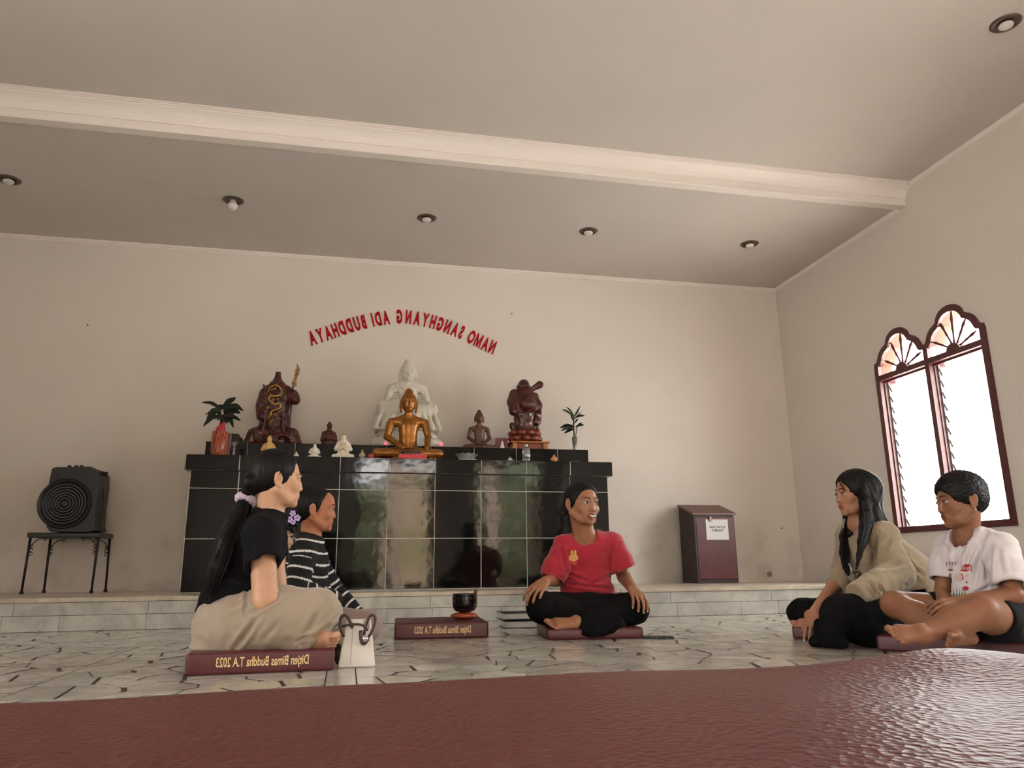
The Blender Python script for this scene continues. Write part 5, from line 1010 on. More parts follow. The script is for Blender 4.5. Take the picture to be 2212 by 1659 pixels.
def collar(root, sh, c, fw, side_, front, back, m, r=.0042, n=28, name='collar', tilt=0):
    """ribbed neckband that follows the edge of the neck opening on the finished cloth"""
    bv = bvh_of(sh); fw = unit([fw[0], fw[1], 0]); sd = np.array([-fw[1], fw[0], 0]); pts = []
    for i in range(n+1):
        a = 2*PI*i/n; ca = math.cos(a); o = c+fw*(front if ca > 0 else back)*ca+sd*side_*math.sin(a); h = bv.ray_cast(Vector(o+[0, 0, .16]), Vector((0, 0, -1)))
        if h[0] is not None and abs(h[0][2]-c[2]) < .09: pts.append(np.array(h[0])+[0, 0, .001])
    for _ in range(3): pts = [(pts[i-1]+2*pts[i]+pts[(i+1) % len(pts)])/4 for i in range(len(pts))]
    if len(pts) > 6: P = MB(); P.tube(bez(pts+[pts[0]], 3), r, 6); o = P.build(name, m, smooth=True); own(root, o)
def haircap(fr, m=HAIRM, g=.007, face_c=(0, .112, -.038), face_r=(.090, .098, .116), extra=None, h=.0034, disp=None, ears=True, name='hair'):
    p = fr.p; q = fr.s; S = Soft(); A = lambda *r: np.array(r)*q
    S.ell(p(0, -.013, .033), A(.072+g, .092+g, .078+g), fr, k=.0); S.ell(p(0, -.045, -.005), A(.060+g*.5, .052+g, .060), fr, k=.02*q)
    S.ell(p(*face_c), A(*face_r), fr, k=.006*q, sub=True)
    if ears:
        for s in (-1, 1): S.ell(p(s*.088, -.006, -.018), A(.022, .028, .044), fr, k=.006*q, sub=True)
    if extra: extra(S, p, q)
    return S.build(name, h, m, disp=disp or hairflow(fr))
def person(loc, label): return tag(empty('person', tuple(loc)), label, 'person')
def own(root, *objs):
    for o in objs:
        for c in (o if isinstance(o, (list, tuple)) else [o]): c.parent = root; c.location = Vector((0, 0, 0))-root.location
def bvh_of(o):
    me = o.data; n = len(me.vertices); co = np.empty(n*3, np.float32); me.vertices.foreach_get('co', co); fi = np.empty(len(me.polygons)*4, np.int32); me.polygons.foreach_get('vertices', fi)
    return BVHTree.FromPolygons([Vector(c) for c in co.reshape(-1, 3).tolist()], fi.reshape(-1, 4).tolist())
def decal(bv, polys, name, mats, off=.0012):
    """printed shapes laid on cloth; polys: (list of photo pixels, material index)"""
    P = MB()
    for pts, mi in polys:
        P.m = mi; c = np.mean(pts, 0); n = len(pts); V = []
        for s in (0, .5, 1):
            for (x, y) in (pts if s else [c]):
                d = unit(_ray(c[0]+(x-c[0])*s, c[1]+(y-c[1])*s)); h = bv.ray_cast(Vector(CAM), Vector(d)); V.append(np.array(h[0])-d*(off+.0004*mi) if h[0] is not None else None)
        if any(v is None for v in V): continue
        f = [(0, 1+i, 1+(i+1) % n) for i in range(n)]+[(1+i, 1+n+i, 1+n+(i+1) % n, 1+(i+1) % n) for i in range(n)]; P.add(V, f)
    return P.build(name, mats, fix=False)
def circ(cx, cy, r, ry=None, n=10): return [(cx+r*math.cos(2*PI*i/n), cy+(ry or r)*math.sin(2*PI*i/n)) for i in range(n)]
# ------------------------------------------------------------------ the woman in the red t-shirt
def woman_red():
    R = person((1.25, 3.95, .052), 'smiling woman in red t-shirt and black trousers sitting cross-legged, facing the camera'); SK = skin('skin_brown', (.33, .142, .072)); fw = unit((-.15, -.99, 0))
    fr = Frame(W(1257, 1089, 3.97), (.322, -.947, -.02), (.03, 0, 1), 1.07); nb = W(1262, 1158, 4.03)
    pel, mid, che = W(1270, 1322, 4.10), W(1268, 1262, 4.08), W(1266, 1196, 4.06); shl, shr = W(1219, 1179, 4.04), W(1322, 1173, 4.04)
    el, er = W(1200, 1252, 4.07), W(1348, 1246, 4.08); wl_, wr_ = W(1178, 1256, 3.86), W(1366, 1272, 3.83); hl, hr = W(1243, 1328, 4.05), W(1300, 1328, 4.05); kl, kr = W(1170, 1310, 3.84), W(1368, 1314, 3.82); al_, ar_ = W(1300, 1352, 3.86), W(1258, 1357, 3.76)
    S = Soft(); torso(S, pel, mid, che, nb, shl, shr, fw, w=.93, sh=.042); S.cone(nb, fr.p(0, -.018, -.05), .050, .050, k=.02)
    S.chain([hl, kl, al_], [.085, .058, .036], k=.02); S.chain([hr, kr, ar_], [.085, .058, .036], k=.02)
    headsoft(S, fr, smile=True, jaw=.95, neck=nb, nr=.050)
    NB = MB(); S.chain([shl, el, wl_], [.046, .037, .026], k=.006); S.chain([shr, er, wr_], [.046, .038, .026], k=.006)
    hand(S, wl_, W(1154, 1277, 3.79)-wl_, (-.1, -.5, .8), .98, curl=(.3, .55, .6, .62, .6), spread=.13, side=1, nails=NB, thumb=(.55, .5)); hand(S, wr_, W(1381, 1290, 3.735)-wr_, (.1, -.6, .75), .98, curl=(.3, .5, .52, .55, .55), spread=.08, side=-1, nails=NB, thumb=(.35, .3))
    foot(S, ar_, W(1258, 1362, 3.765), W(1180, 1352, 3.745), (0, -.45, .9), 1., side=1)
    b = S.build('body', .0033, SK, col=headcol(fr, (.72, .36, .34))); own(R, b, NB.build('fingernails', NAIL, fix=False)); F_ = face(b, fr, R, gaze=(-.003, -.0005), smile=True); own(R, F_)
    # t-shirt
    S = Soft(); torso(S, pel+[0, 0, .035], mid, che, nb-[0, 0, .012], shl, shr, fw, g=.018, w=.95, sh=.042); S.cone(mid, pel+[0, 0, .05], .135, .160, k=.03, flat=fw, ff=.8)
    sl, sr = W(1192, 1249, 4.03), W(1347, 1231, 4.02); S.chain([shl, sl+(shl-sl)*.3, sl+(sl-shl)*.15], [.058, .066, .070], k=.025); S.chain([shr, sr+(shr-sr)*.3, sr+(sr-shr)*.15], [.058, .066, .070], k=.025)
    for a, b_ in ((shl, sl), (shr, sr)): S.cut(b_, b_-a, k=.002, lim=.095); S.cone(b_+(a-b_)*.12, b_+(b_-a)*.3, .052, .062, sub=True, k=.002)
    S.cone(nb-[.002, .0, .010], nb+[0, 0, .12]+fw*.01, .067, .074, sub=True, k=.004); S.ell(nb+fw*.042-[0, 0, .006], [.064, .054, .040], k=.016, sub=True); S.cut(pel+[0, 0, -.035], (0, 0, -1), k=.004)
    RT_ = mat('red_tshirt', lin((168, 26, 48)), .85, nz=.05, nscale=8, bump=.15, bscale=400, sheen=.3)
    dq = cloth(11, .0042, (6, 6, 15), creases=[(W(1222, 1236, 3.9), W(1280, 1262, 3.9), .008, .006), (W(1330, 1236, 3.92), W(1270, 1268, 3.9), .008, .006), (W(1225, 1262, 3.9), W(1325, 1272, 3.9), .007, .007), (W(1214, 1185, 3.95), W(1222, 1240, 3.95), .008, .007), (W(1322, 1180, 3.95), W(1322, 1232, 3.95), .008, .007)])
    sh = S.build('tshirt', .0042, RT_, disp=dq); own(R, sh)
    bv = bvh_of(sh); YB_, OR, DK = mat('print_yellow', (.72, .42, .12), .7), mat('print_orange', (.62, .09, .05), .7), mat('print_dark', (.25, .06, .03), .7)
    own(R, decal(bv, [(circ(1235.5, 1194, 3, 6.5), 0), (circ(1242.5, 1194, 3, 6.5), 0), (circ(1239, 1205, 10.5, 8), 0), (circ(1240, 1216, 6.5, 5.5), 1), (circ(1240, 1214.5, 4, 3), 0), (circ(1240, 1214.8, 2.6, 1.8), 1), ([(1233, 1204.6), (1237, 1203.8), (1237, 1204.8), (1233, 1205.6)], 2), ([(1241.5, 1204.4), (1245.5, 1205.2), (1245.5, 1206.2), (1241.5, 1205.4)], 2)], 'rabbit_emblem', [YB_, OR, DK]))
    # trousers
    S = Soft(); S.chain([hl, kl], [.105, .076], k=.03); S.chain([kl, al_+[0, 0, .01]], [.074, .058], k=.02); S.chain([hr, kr], [.105, .076], k=.03); S.chain([kr, ar_+[.02, .0, .012]], [.074, .062], k=.02); S.ell(pel+[0, 0, -.01], [.155, .12, .095], k=.03)
    S.chain([W(1330, 1350, 3.72), W(1285, 1362, 3.69), W(1262, 1364, 3.72)], [.045, .034, .030], k=.02); S.cone(W(1292, 1366, 3.685), W(1283, 1377, 3.672), .020, .010, k=.03); S.ell(W(1272, 1306, 3.92), [.14, .10, .06], k=.04)
    S.cut((0, 0, .010), (0, 0, -1), k=0)
    BP = mat('black_trousers', (.004, .0038, .0042), .9, spec=.15); own(R, S.build('trousers', .0048, BP, disp=cloth(21, .005, (9, 9, 9))))
    def ex(S, p, q): S.chain([p(0, -.09, .0), p(0, -.125, -.035)], [.03*q, .026*q], k=.02*q); S.chain([fr.p(.0, -.125, -.03), W(1226, 1122, 4.06), W(1226, 1150, 4.06), W(1231, 1164, 4.07)], [.026, .036, .036, .018], k=.02)
    own(R, haircap(fr, extra=ex, face_c=(0, .110, -.034), face_r=(.115, .098, .114))); o = strands('loose_hair', [[W(1221, 1118, 4.05), W(1212, 1112, 4.05), W(1204, 1106, 4.05)], [W(1221, 1120, 4.05), W(1211, 1116, 4.05), W(1206, 1113, 4.05)]], .0035, R); own(R, o)
    P = MB(); P.lathe([(0, -.004), (.004, 0), (0, .004)], fr.p(-.079, .0, -.040), 10); own(R, P.build('earring', mat('gold_stud', (.8, .6, .3), .2, .9), smooth=True))
woman_red()
# ------------------------------------------------------------------ the long-haired woman at the left
def woman_left():
    R = person((-.40, 3.08, .072), 'young woman in black shirt and khaki trousers, long ponytail with lilac scrunchie, in profile'); SK = skin('skin_light', (.60, .335, .205)); fw = unit((.96, .22, 0))
    fr = Frame(W(599, 1036, 3.10), (.96, .27, -.03), (.0, 0, 1), .99); nb = W(583, 1120, 3.11); pel, mid, che = W(508, 1348, 3.10), W(516, 1272, 3.10), W(544, 1190, 3.10); shn, shf = W(566, 1155, 2.96), W(582, 1152, 3.23)
    en, wn = W(573, 1297, 2.90), W(672, 1293, 2.99); ef, wf = W(600, 1290, 3.24), W(670, 1300, 3.12); hn, hf = W(520, 1352, 3.00), W(520, 1345, 3.14); kn_, kf = W(686, 1318, 2.93), W(696, 1325, 3.20); an, af = W(642, 1392, 2.93), W(622, 1392, 3.0)
    S = Soft(); torso(S, pel, mid, che, nb, shn, shf, fw, w=.92); S.cone(nb, fr.p(0, -.018, -.05), .047, .046, k=.02); S.chain([hn, kn_, an], [.10, .062, .04], k=.02); S.chain([hf, kf, af], [.10, .06, .036], k=.02)
    headsoft(S, fr, jaw=1., neck=nb, nr=.046); S.chain([shn, en, wn], [.046, .045, .028], k=.006); S.chain([shf, ef, wf], [.046, .040, .027], k=.006)
    NB = MB(); hand(S, wn, W(700, 1298, 3.05)-wn, (0, -.3, .9), .95, side=-1); foot(S, af, W(622, 1400, 2.93), W(733, 1389, 2.895), (-.15, .75, .6), 1., side=1)
    b = S.build('body', .0033, SK, col=headcol(fr, (.80, .45, .42))); own(R, b, face(b, fr, R, gaze=(.0, -.001), side=(1, -1), open_=.8))
    S = Soft(); torso(S, pel+[0, 0, .05], mid, che, nb-[0, 0, .01], shn, shf, fw, g=.020, w=.97); sn_ = W(569, 1217, 2.90); sf = sn_+(shf-shn)*1.1+[0, .02, 0]
    S.ell(che+fw*.070+[0, 0, -.015], [.05, .11, .05], k=.03); S.cone(mid, pel+[0, 0, .08], .13, .15, k=.03, flat=fw, ff=.85)
    for a, b_ in ((shn, sn_), (shf, sf)): S.chain([a, b_+(b_-a)*.15], [.058, .064], k=.02); S.cut(b_, b_-a+np.array([.02, 0, .0]), k=.002, lim=.095); S.cone(b_+(a-b_)*.1, b_+(b_-a)*.3, .052, .058, sub=True, k=.002)
    S.cone(nb+[0, 0, .0], nb+[.01, 0, .10], .054, .062, sub=True, k=.004); S.cut(pel+[0, 0, .065], (-.1, 0, -1), k=.004)
    # collar flap
    S.chain([nb+[-.045, -.045, .025], nb+[.01, -.070, .005], nb+[.062, -.045, -.035]], [.011, .012, .010], k=.008); S.chain([nb+[-.05, 0, .03], nb+[-.045, -.045, .025]], [.012, .011], k=.006)
    S.cone(W(428, 1318, 3.06), W(450, 1288, 3.06), .014, .03, k=.02)
    BS = mat('black_shirt', (.0055, .005, .0065), .9, spec=.18); own(R, S.build('polo_shirt', .0042, BS, disp=cloth(31, .0045, (6, 6, 14), creases=[(W(545, 1160, 2.9), W(540, 1220, 2.9), .01, .006), (W(500, 1235, 2.95), W(560, 1260, 2.95), .01, .006)])))
    S = Soft(); S.ell(W(508, 1350, 3.08), [.150, .150, .125], k=.03); S.chain([hn, W(600, 1335, 2.96), kn_], [.118, .106, .074], k=.04); S.chain([kn_+[-.01, 0, -.005], an+[.0, .01, .012]], [.072, .052], k=.03); S.chain([hf, kf], [.11, .075], k=.03); S.chain([kf, af+[.02, .06, .01]], [.07, .055], k=.02)
    S.cone(W(695, 1305, 3.0), W(700, 1330, 3.0), .056, .056, k=.03); S.cone(W(645, 1376, 2.97), W(665, 1374, 2.99), .04, .032, k=.02); S.ell(W(460, 1400, 3.08), [.08, .12, .04], k=.03)
    S.cut((0, 0, .071), (0, 0, -1), k=.0)
    KH = mat('khaki_trousers', (.36, .285, .21), .88, nz=.04, nscale=6, bump=.12, bscale=500, sheen=.3)
    cr = [(W(505, 1405, 2.9), W(560, 1330, 2.86), .008, .007), (W(545, 1325, 2.86), W(600, 1290, 2.87), .007, .007), (W(480, 1320, 2.92), W(530, 1300, 2.90), .007, .005), (W(600, 1345, 2.86), W(570, 1380, 2.88), .008, .004), (W(735, 1330, 2.9), W(650, 1392, 2.86), .007, .009), (W(722, 1350, 2.88), W(640, 1385, 2.86), .006, .007), (W(690, 1320, 2.85), W(655, 1375, 2.86), .008, .004), (W(535, 1275, 2.93), W(530, 1330, 2.9), .006, .005)]
    own(R, S.build('trousers', .0044, KH, disp=cloth(41, .0040, (9, 9, 12), creases=cr)))
    def ex(S, p, q):
        S.chain([p(0, -.06, .02), p(0.02, -.105, -.02), W(533, 1078, 3.13)], [.052, .030, .024], k=.015); S.ell(p(0, -.016, .034), np.array([.080, .090, .084])*q, fr, k=.015)
        S.chain([W(531, 1084, 3.12), W(514, 1125, 3.08), W(494, 1175, 3.02), W(476, 1225, 2.99), W(455, 1272, 2.99)], [.028, .042, .046, .038, .018], k=.02)
    own(R, haircap(fr, extra=ex, face_c=(0, .112, -.026), face_r=(.135, .100, .122), disp=hairflow(fr, .0018)))
    rp = random.Random(2); st_ = []
    for i in range(44): dx, dy = rp.uniform(-16, 16), rp.uniform(-.03, .02); st_.append([W(532+dx*.4, 1086, 3.09+dy), W(512+dx*.8, 1130, 3.04+dy), W(492+dx, 1178, 2.975+dy), W(472+dx, 1230, 2.95+dy), W(448+dx*.9, 1290+rp.uniform(-20, 14), 2.96+dy)])
    own(R, strands('ponytail_strands', st_, .0019, R))
    S = Soft(); c = W(531, 1080, 3.11); ax = unit(W(520, 1100, 3.09)-c)
    u1 = unit(np.cross(ax, [0, 1, 0])); u2 = np.cross(ax, u1)
    for i in range(11): a = 2*PI*i/11; S.ell(c+u1*.029*math.cos(a)+u2*.029*math.sin(a), [.016, .016, .015], k=.002)
    o = S.build('scrunchie', .0025, mat('lilac_cloth', (.55, .43, .56), .8, sheen=.4), disp=lambda P, N: .004*vnoise(P*120, 3)); own(R, o)
woman_left()
# ------------------------------------------------------------------ the girl in the striped top
def stripes(rows, arm, arows, band=.0085):
    """white knitted stripes on black, by height along the body and along the sleeves"""
    def f(v):
        c = np.full((len(v), 3), .0045); z = v[:, 2]; w = .006*np.sin(v[:, 0]*26+v[:, 1]*12); m = np.zeros(len(v), bool)
        sl = np.zeros(len(v), bool)
        for pts in arm:
            for a, b in zip(pts[:-1], pts[1:]):
                ba = b-a; L_ = np.linalg.norm(ba); t = ((v-a)@ba)/L_; d = np.linalg.norm(v-(a+np.clip(t, 0, L_)[:, None]*ba/L_), axis=1); s = (d < .062) & (t > .03) & (t < L_+.05); sl |= s; m |= s & ((np.abs(((t+w) % .048)-.024) < band/2))
        m |= ~sl & (np.abs(((z+w+.01) % .050)-.025) < band/2); c[m] = (.72, .70, .68); return c
    return f
def girl_striped():
    W = lambda a, b, c: globals()['W'](a, b, c+.09)
    R = person((-.08, 3.50, 0), 'girl in black and white striped knit top with lilac flowers in her hair, in profile'); SK = skin('skin_warm', (.40, .155, .075)); fw = unit((1, .05, 0))
    fr = Frame(W(681, 1101, 3.45), (1, .015, -.02), (0, 0, 1), .90); nb = W(672, 1166, 3.46); pel, mid, che = W(650, 1342, 3.52), W(655, 1285, 3.50), W(664, 1222, 3.48); shn, shf = W(655, 1194, 3.36), W(672, 1192, 3.59)
    en, wn = W(640, 1276, 3.31), W(720, 1296, 3.36); ef, wf = W(715, 1272, 3.60), W(764, 1322, 3.55); hn, hf = W(668, 1350, 3.45), W(668, 1350, 3.6); kn_, kf = W(792, 1352, 3.42), W(775, 1352, 3.72); an, af = W(720, 1392, 3.38), W(730, 1390, 3.5)
    S = Soft(); torso(S, pel, mid, che, nb, shn, shf, fw, w=.80, sh=.040); S.cone(nb, fr.p(0, -.018, -.05), .040, .039, k=.02); S.chain([hn, kn_, an], [.075, .05, .034], k=.02); S.chain([hf, kf, af], [.075, .05, .034], k=.02); headsoft(S, fr, jaw=.95, neck=nb, nr=.042, cheek=1.1)
    S.ell(fr.p(0, .055, .035), np.array([.05, .035, .045])*.9, fr, k=.02)
    S.chain([shn, en, wn], [.036, .032, .022], k=.006); S.chain([shf, ef, wf], [.036, .032, .022], k=.006); hand(S, wf, W(786, 1345, 3.52)-wf, (.2, -.5, .8), .8, side=1); foot(S, an, W(722, 1394, 3.38), W(800, 1396, 3.36), (.0, .3, .9), .8, side=1)
    b = S.build('body', .0033, SK, col=headcol(fr, (.70, .40, .38))); own(R, b, face(b, fr, R, gaze=(0, -.001), side=(1, -1), open_=.75))
    S = Soft(); torso(S, pel+[0, 0, .03], mid, che, nb-[0, 0, .012], shn, shf, fw, g=.022, w=.86, sh=.040); S.cone(mid, pel+[0, 0, .03], .12, .13, k=.03)
    S.chain([shn, en, wn], [.052, .052, .040], k=.012); S.chain([shf, ef, wf], [.052, .050, .040], k=.012); S.cone(nb+[0, 0, 0], nb+[.03, 0, .10], .048, .062, sub=True, k=.004); S.ell(nb+[.065, 0, -.03], [.03, .022, .05], k=.005, sub=True)
    S.chain([nb+[-.04, -.042, .018], nb+[.02, -.060, -.018], nb+[.062, -.035, -.062]], [.013, .014, .012], k=.01)
    own(R, S.build('striped_top', .0032, mat('knit_stripes', (1, 1, 1), .9, attr=True, bump=.5, bscale=260, bd=.002), disp=cloth(51, .0030, (8, 8, 16)), col=stripes(0, [[shn, en, wn], [shf, ef, wf]], 0)))
    S = Soft(); S.ell(pel+[0, 0, -.02], [.13, .14, .10], k=.03); S.chain([hn, kn_], [.09, .064], k=.03); S.chain([kn_, an+[.02, .0, .01]], [.060, .048], k=.02); S.chain([hf, kf], [.09, .062], k=.03); S.chain([kf, af], [.06, .046], k=.02); S.cut((0, 0, .002), (0, 0, -1), k=0)
    own(R, S.build('trousers', .0048, mat('mauve_trousers', (.30, .215, .185), .9, sheen=.2), disp=cloth(61, .004, (9, 9, 9))))
    def ex(S, p, q): S.chain([p(0, -.06, .025), p(0.01, -.10, -.005), p(0.03, -.118, -.03)], [.062*q, .052*q, .034*q], k=.03*q)
    own(R, haircap(fr, extra=ex, face_c=(0, .116, -.016), face_r=(.135, .107, .118), g=.005))
    c0 = W(634, 1119, 3.37); P = MB(); P2 = MB(); r_ = ppm(c0)
    for (dx, dy, s) in ((-.004, .020, 1), (.016, .0, 1.1), (-.016, -.006, 1.1), (.0, -.018, .8)):
        c = c0+[dx, 0, dy]
        for k in range(5):
            a = 2*PI*k/5+dx*90; d = np.array([math.cos(a), -.25, math.sin(a)]); e = np.array([-math.sin(a), 0, math.cos(a)]); t = .0150*s; P.add([c, c+d*t*.6+e*t*.45, c+d*t, c+d*t*.6-e*t*.45, c+d*t*.6+[0, -.003, 0]], [(0, 1, 4), (1, 2, 4), (2, 3, 4), (3, 0, 4)])
        P2.lathe([(0, -.003), (.003, 0), (0, .003)], c+[0, -.004, 0], 8)
    P2.tube([c0+[-.02, .008, .0], c0+[.02, .008, 0]], .005, 6)
    hr_c = P.build('flower_clip', mat('lilac_petal', (.55, .42, .72), .6), fix=False); hr_d = P2.build('flower_centre', mat('purple_centre', (.16, .07, .25), .6)); own(R, hr_c, hr_d)
girl_striped()
# ------------------------------------------------------------------ the child behind her, mostly hidden
def child_hidden():
    W = lambda a, b, c: globals()['W'](a, b, c+.22)
    R = person((-.28, 3.82, 0), 'child with curly dark fringe, only one eye and cheek visible between two others'); SK = skin('skin_tan', (.50, .29, .175)); fr = Frame(W(600, 1161, 3.76), (.62, -.78, -.02), (0, 0, 1), .86); nb = W(598, 1218, 3.80); fw = unit((.4, -.9, 0))
    pel, mid, che = W(596, 1352, 3.86), W(596, 1310, 3.85), W(597, 1265, 3.83); shl, shr = W(560, 1246, 3.80), W(634, 1246, 3.84); S = Soft(); torso(S, pel, mid, che, nb, shl, shr, fw, w=.74, sh=.036); S.cone(nb, fr.p(0, -.018, -.05), .036, .036, k=.02); headsoft(S, fr, neck=nb, nr=.038, cheek=1.1)
    kl, kr = W(545, 1350, 3.66), W(655, 1352, 3.66); S.chain([pel+[-.06, 0, -.03], kl, W(610, 1388, 3.62)], [.06, .045, .03], k=.02); S.chain([pel+[.06, 0, -.03], kr, W(590, 1388, 3.60)], [.06, .045, .03], k=.02); S.chain([shl, W(548, 1296, 3.78), W(575, 1320, 3.68)], [.034, .03, .02], k=.006); S.chain([shr, W(646, 1296, 3.80), W(620, 1320, 3.70)], [.034, .03, .02], k=.006)
    b = S.build('body', .0036, SK, col=headcol(fr)); own(R, b, face(b, fr, R, gaze=(-.003, 0), open_=1.1)); S = Soft(); torso(S, pel, mid, che, nb-[0, 0, .015], shl, shr, fw, w=.82, g=.01, sh=.036); S.chain([shl, W(548, 1296, 3.78), W(575, 1320, 3.68)], [.045, .042, .034], k=.01); S.chain([shr, W(646, 1296, 3.80), W(620, 1320, 3.70)], [.045, .042, .034], k=.01); S.cone(nb, nb+[0, 0, .1], .042, .05, sub=True, k=.004)
    own(R, S.build('dark_top', .005, MATS['black_shirt'], disp=cloth(71, .003))); S = Soft(); S.ell(pel, [.11, .1, .08], k=.02); S.chain([pel+[-.06, 0, -.03], kl, W(610, 1388, 3.62)], [.075, .058, .042], k=.02); S.chain([pel+[.06, 0, -.03], kr, W(590, 1388, 3.60)], [.075, .058, .042], k=.02); S.cut((0, 0, .002), (0, 0, -1), k=0); own(R, S.build('dark_trousers', .006, MATS['black_trousers'], disp=cloth(72, .003)))
    def ex(S, p, q):
        S.ell(p(0, -.02, -.02), np.array([.082, .09, .10])*q, fr, k=.02); S.ell(p(0, .125, -.06), np.array([.085, .10, .12])*q, fr, k=.005, sub=True)
    hr_ = haircap(fr, extra=ex, face_c=(0, .118, -.055), face_r=(.09, .10, .110), disp=lambda P, N: .006*vnoise(P.astype(float)*60, 3)+.003*vnoise(P.astype(float)*130, 4), ears=False, g=.012); own(R, hr_)
    rp = random.Random(7); L_ = []
    for i in range(26): x = -.06+.005*i; L_.append([fr.p(x, .070, .085), fr.p(x+rp.uniform(-.015, .01), .090, .062+rp.uniform(-.01, .01)), fr.p(x+rp.uniform(-.01, .012), .094, .047), fr.p(x+rp.uniform(-.012, .012), .092, .034+rp.uniform(-.01, .008))])
    own(R, strands('curly_fringe', L_, .0032, R))
child_hidden()
# ------------------------------------------------------------------ the long-haired girl in khaki
def girl_khaki():
    R = person((2.62, 3.20, .058), 'girl with long straight black hair in khaki jacket and black trousers, looking left'); SK = skin('skin_mid', (.40, .185, .10)); fw = unit((-.99, .02, 0))
    fr = Frame(W(1847, 1066, 3.25), (-.99, .10, -.05), (-.03, 0, 1), .97); nb = W(1855, 1133, 3.28); che, mid, pel = W(1874, 1192, 3.28), W(1905, 1250, 3.27), W(1940, 1318, 3.26); shn, shf = W(1908, 1158, 3.11), W(1836, 1160, 3.44)
    en, wn = W(1940, 1240, 3.04), W(1862, 1280, 3.00); ef, wf = W(1822, 1236, 3.43), W(1760, 1322, 3.34); hn, hf = W(1935, 1325, 3.17), W(1935, 1325, 3.36); kn_, kf = W(1822, 1332, 3.00), W(1733, 1324, 3.56); an, af = W(1880, 1378, 2.98), W(1792, 1356, 3.36)
    S = Soft(); torso(S, pel, mid, che, nb, shn, shf, fw, w=.88, sh=.042); S.cone(nb, fr.p(0, -.018, -.05), .043, .042, k=.02); S.chain([hn, kn_, an], [.085, .062, .036], k=.02); S.chain([hf, kf, af], [.085, .055, .034], k=.02); headsoft(S, fr, jaw=.97, neck=nb, nr=.044)
    S.chain([shn, en, wn], [.040, .036, .026], k=.006); S.chain([shf, ef, wf], [.040, .034, .025], k=.006); NB = MB()
    hand(S, wf, W(1757, 1347, 3.30)-wf, (-.55, -.65, .35), .92, curl=(.2, .30, .35, .4, .4), spread=.09, side=1, nails=NB, thumb=(.5, .5)); hand(S, wn, W(1880, 1320, 3.10)-wn, (-.3, -.5, .8), .85, side=1)
    foot(S, af, W(1788, 1360, 3.34), W(1708, 1352, 3.45), (.1, -.35, .9), .92, side=1)
    b = S.build('body', .0033, SK, col=headcol(fr, (.74, .36, .34))); own(R, b, NB.build('fingernails', NAIL, fix=False), face(b, fr, R, gaze=(-.0015, -.0005)))
    S = Soft(); torso(S, pel+[-.05, 0, .12], mid, che, nb-[0, 0, .006], shn, shf, fw, g=.010, w=.92, sh=.042); S.cone(nb-[0, 0, .02], nb+[0, 0, .1], .050, .066, sub=True, k=.004); S.ell(nb+fw*.065+[0, -.01, .02], [.058, .055, .058], k=.01, sub=True); own(R, S.build('inner_shirt', .0045, mat('tan_shirt', (.36, .26, .19), .85), disp=cloth(81, .003)))
    # open jacket
    S = Soft(); torso(S, pel+[-.03, 0, .10], mid, che, nb-[0, 0, .008], shn, shf, fw, g=.030, w=.95, sh=.042); S.cone(W(1900, 1215, 3.27), W(1948, 1255, 3.25), .15, .155, k=.03, flat=(0, 1, 0), ff=1.1)
    we = wn+(wn-en)*.22; S.chain([shn, en, we], [.060, .068, .052], k=.015); S.chain([shf, ef, W(1806, 1270, 3.41)], [.058, .054, .046], k=.015)
    for i in range(4): t = .25+.2*i; c = en+(wn-en)*t; S.ell(c, [.064-.004*i, .064, .064-.004*i], k=.004)
    for i in range(3): t = .3+.25*i; c = ef+(W(1806, 1270, 3.41)-ef)*t; S.ell(c, [.053, .053, .050], k=.004)
    S.cut(W(1804, 1272, 3.41), W(1790, 1290, 3.40)-W(1822, 1236, 3.43), k=.002, lim=.08); S.cone(W(1807, 1266, 3.41), W(1790, 1290, 3.40), .037, .040, sub=True, k=.002); S.cut(we-(wn-en)*.05, wn-en, k=.002, lim=.08)
    S.cut(W(1930, 1274, 3.2), W(1930, 1300, 3.2)-W(1915, 1262, 3.2), k=.004, lim=.22) if 0 else S.cut(W(1925, 1275, 3.25), (.25, 0, -1), k=.004, lim=.17)
    S.cone(nb-[0, 0, .04], nb+[0, 0, .1], .058, .080, sub=True, k=.006); S.ell(nb+fw*.075+[0, -.02, .015], [.080, .085, .080], k=.01, sub=True); S.chain([W(1850, 1128, 3.20), W(1838, 1165, 3.16), W(1836, 1215, 3.15), W(1842, 1272, 3.14)], [.036, .044, .050, .055], k=.008, sub=True)
    KJ = mat('khaki_jacket', (.31, .235, .15), .9, nz=.05, nscale=8, bump=.15, bscale=350, sheen=.3); cr = [(W(1893, 1150, 3.05), W(1888, 1225, 3.03), .009, .008), (W(1960, 1215, 3.02), W(1900, 1228, 2.98), .008, .007), (W(1952, 1262, 3.1), W(1900, 1245, 2.98), .007, .006), (W(1990, 1240, 3.2), W(1950, 1215, 3.1), .009, .008), (W(1895, 1262, 2.98), W(1905, 1280, 2.98), .006, .008), (W(1880, 1258, 2.97), W(1893, 1282, 2.98), .006, .008), (W(1925, 1160, 3.05), W(1905, 1200, 3.03), .008, .004)]
    own(R, S.build('jacket', .0042, KJ, disp=cloth(91, .0050, (8, 8, 12), creases=cr)))
    S = Soft(); S.ell(pel+[0, 0, .02], [.135, .15, .12], k=.03); S.chain([hn, W(1875, 1322, 3.05), kn_], [.105, .098, .086], k=.03); S.chain([kn_, an], [.084, .06], k=.03); S.chain([hf, kf], [.10, .068], k=.03); S.chain([kf, W(1775, 1352, 3.44)], [.064, .05], k=.02)
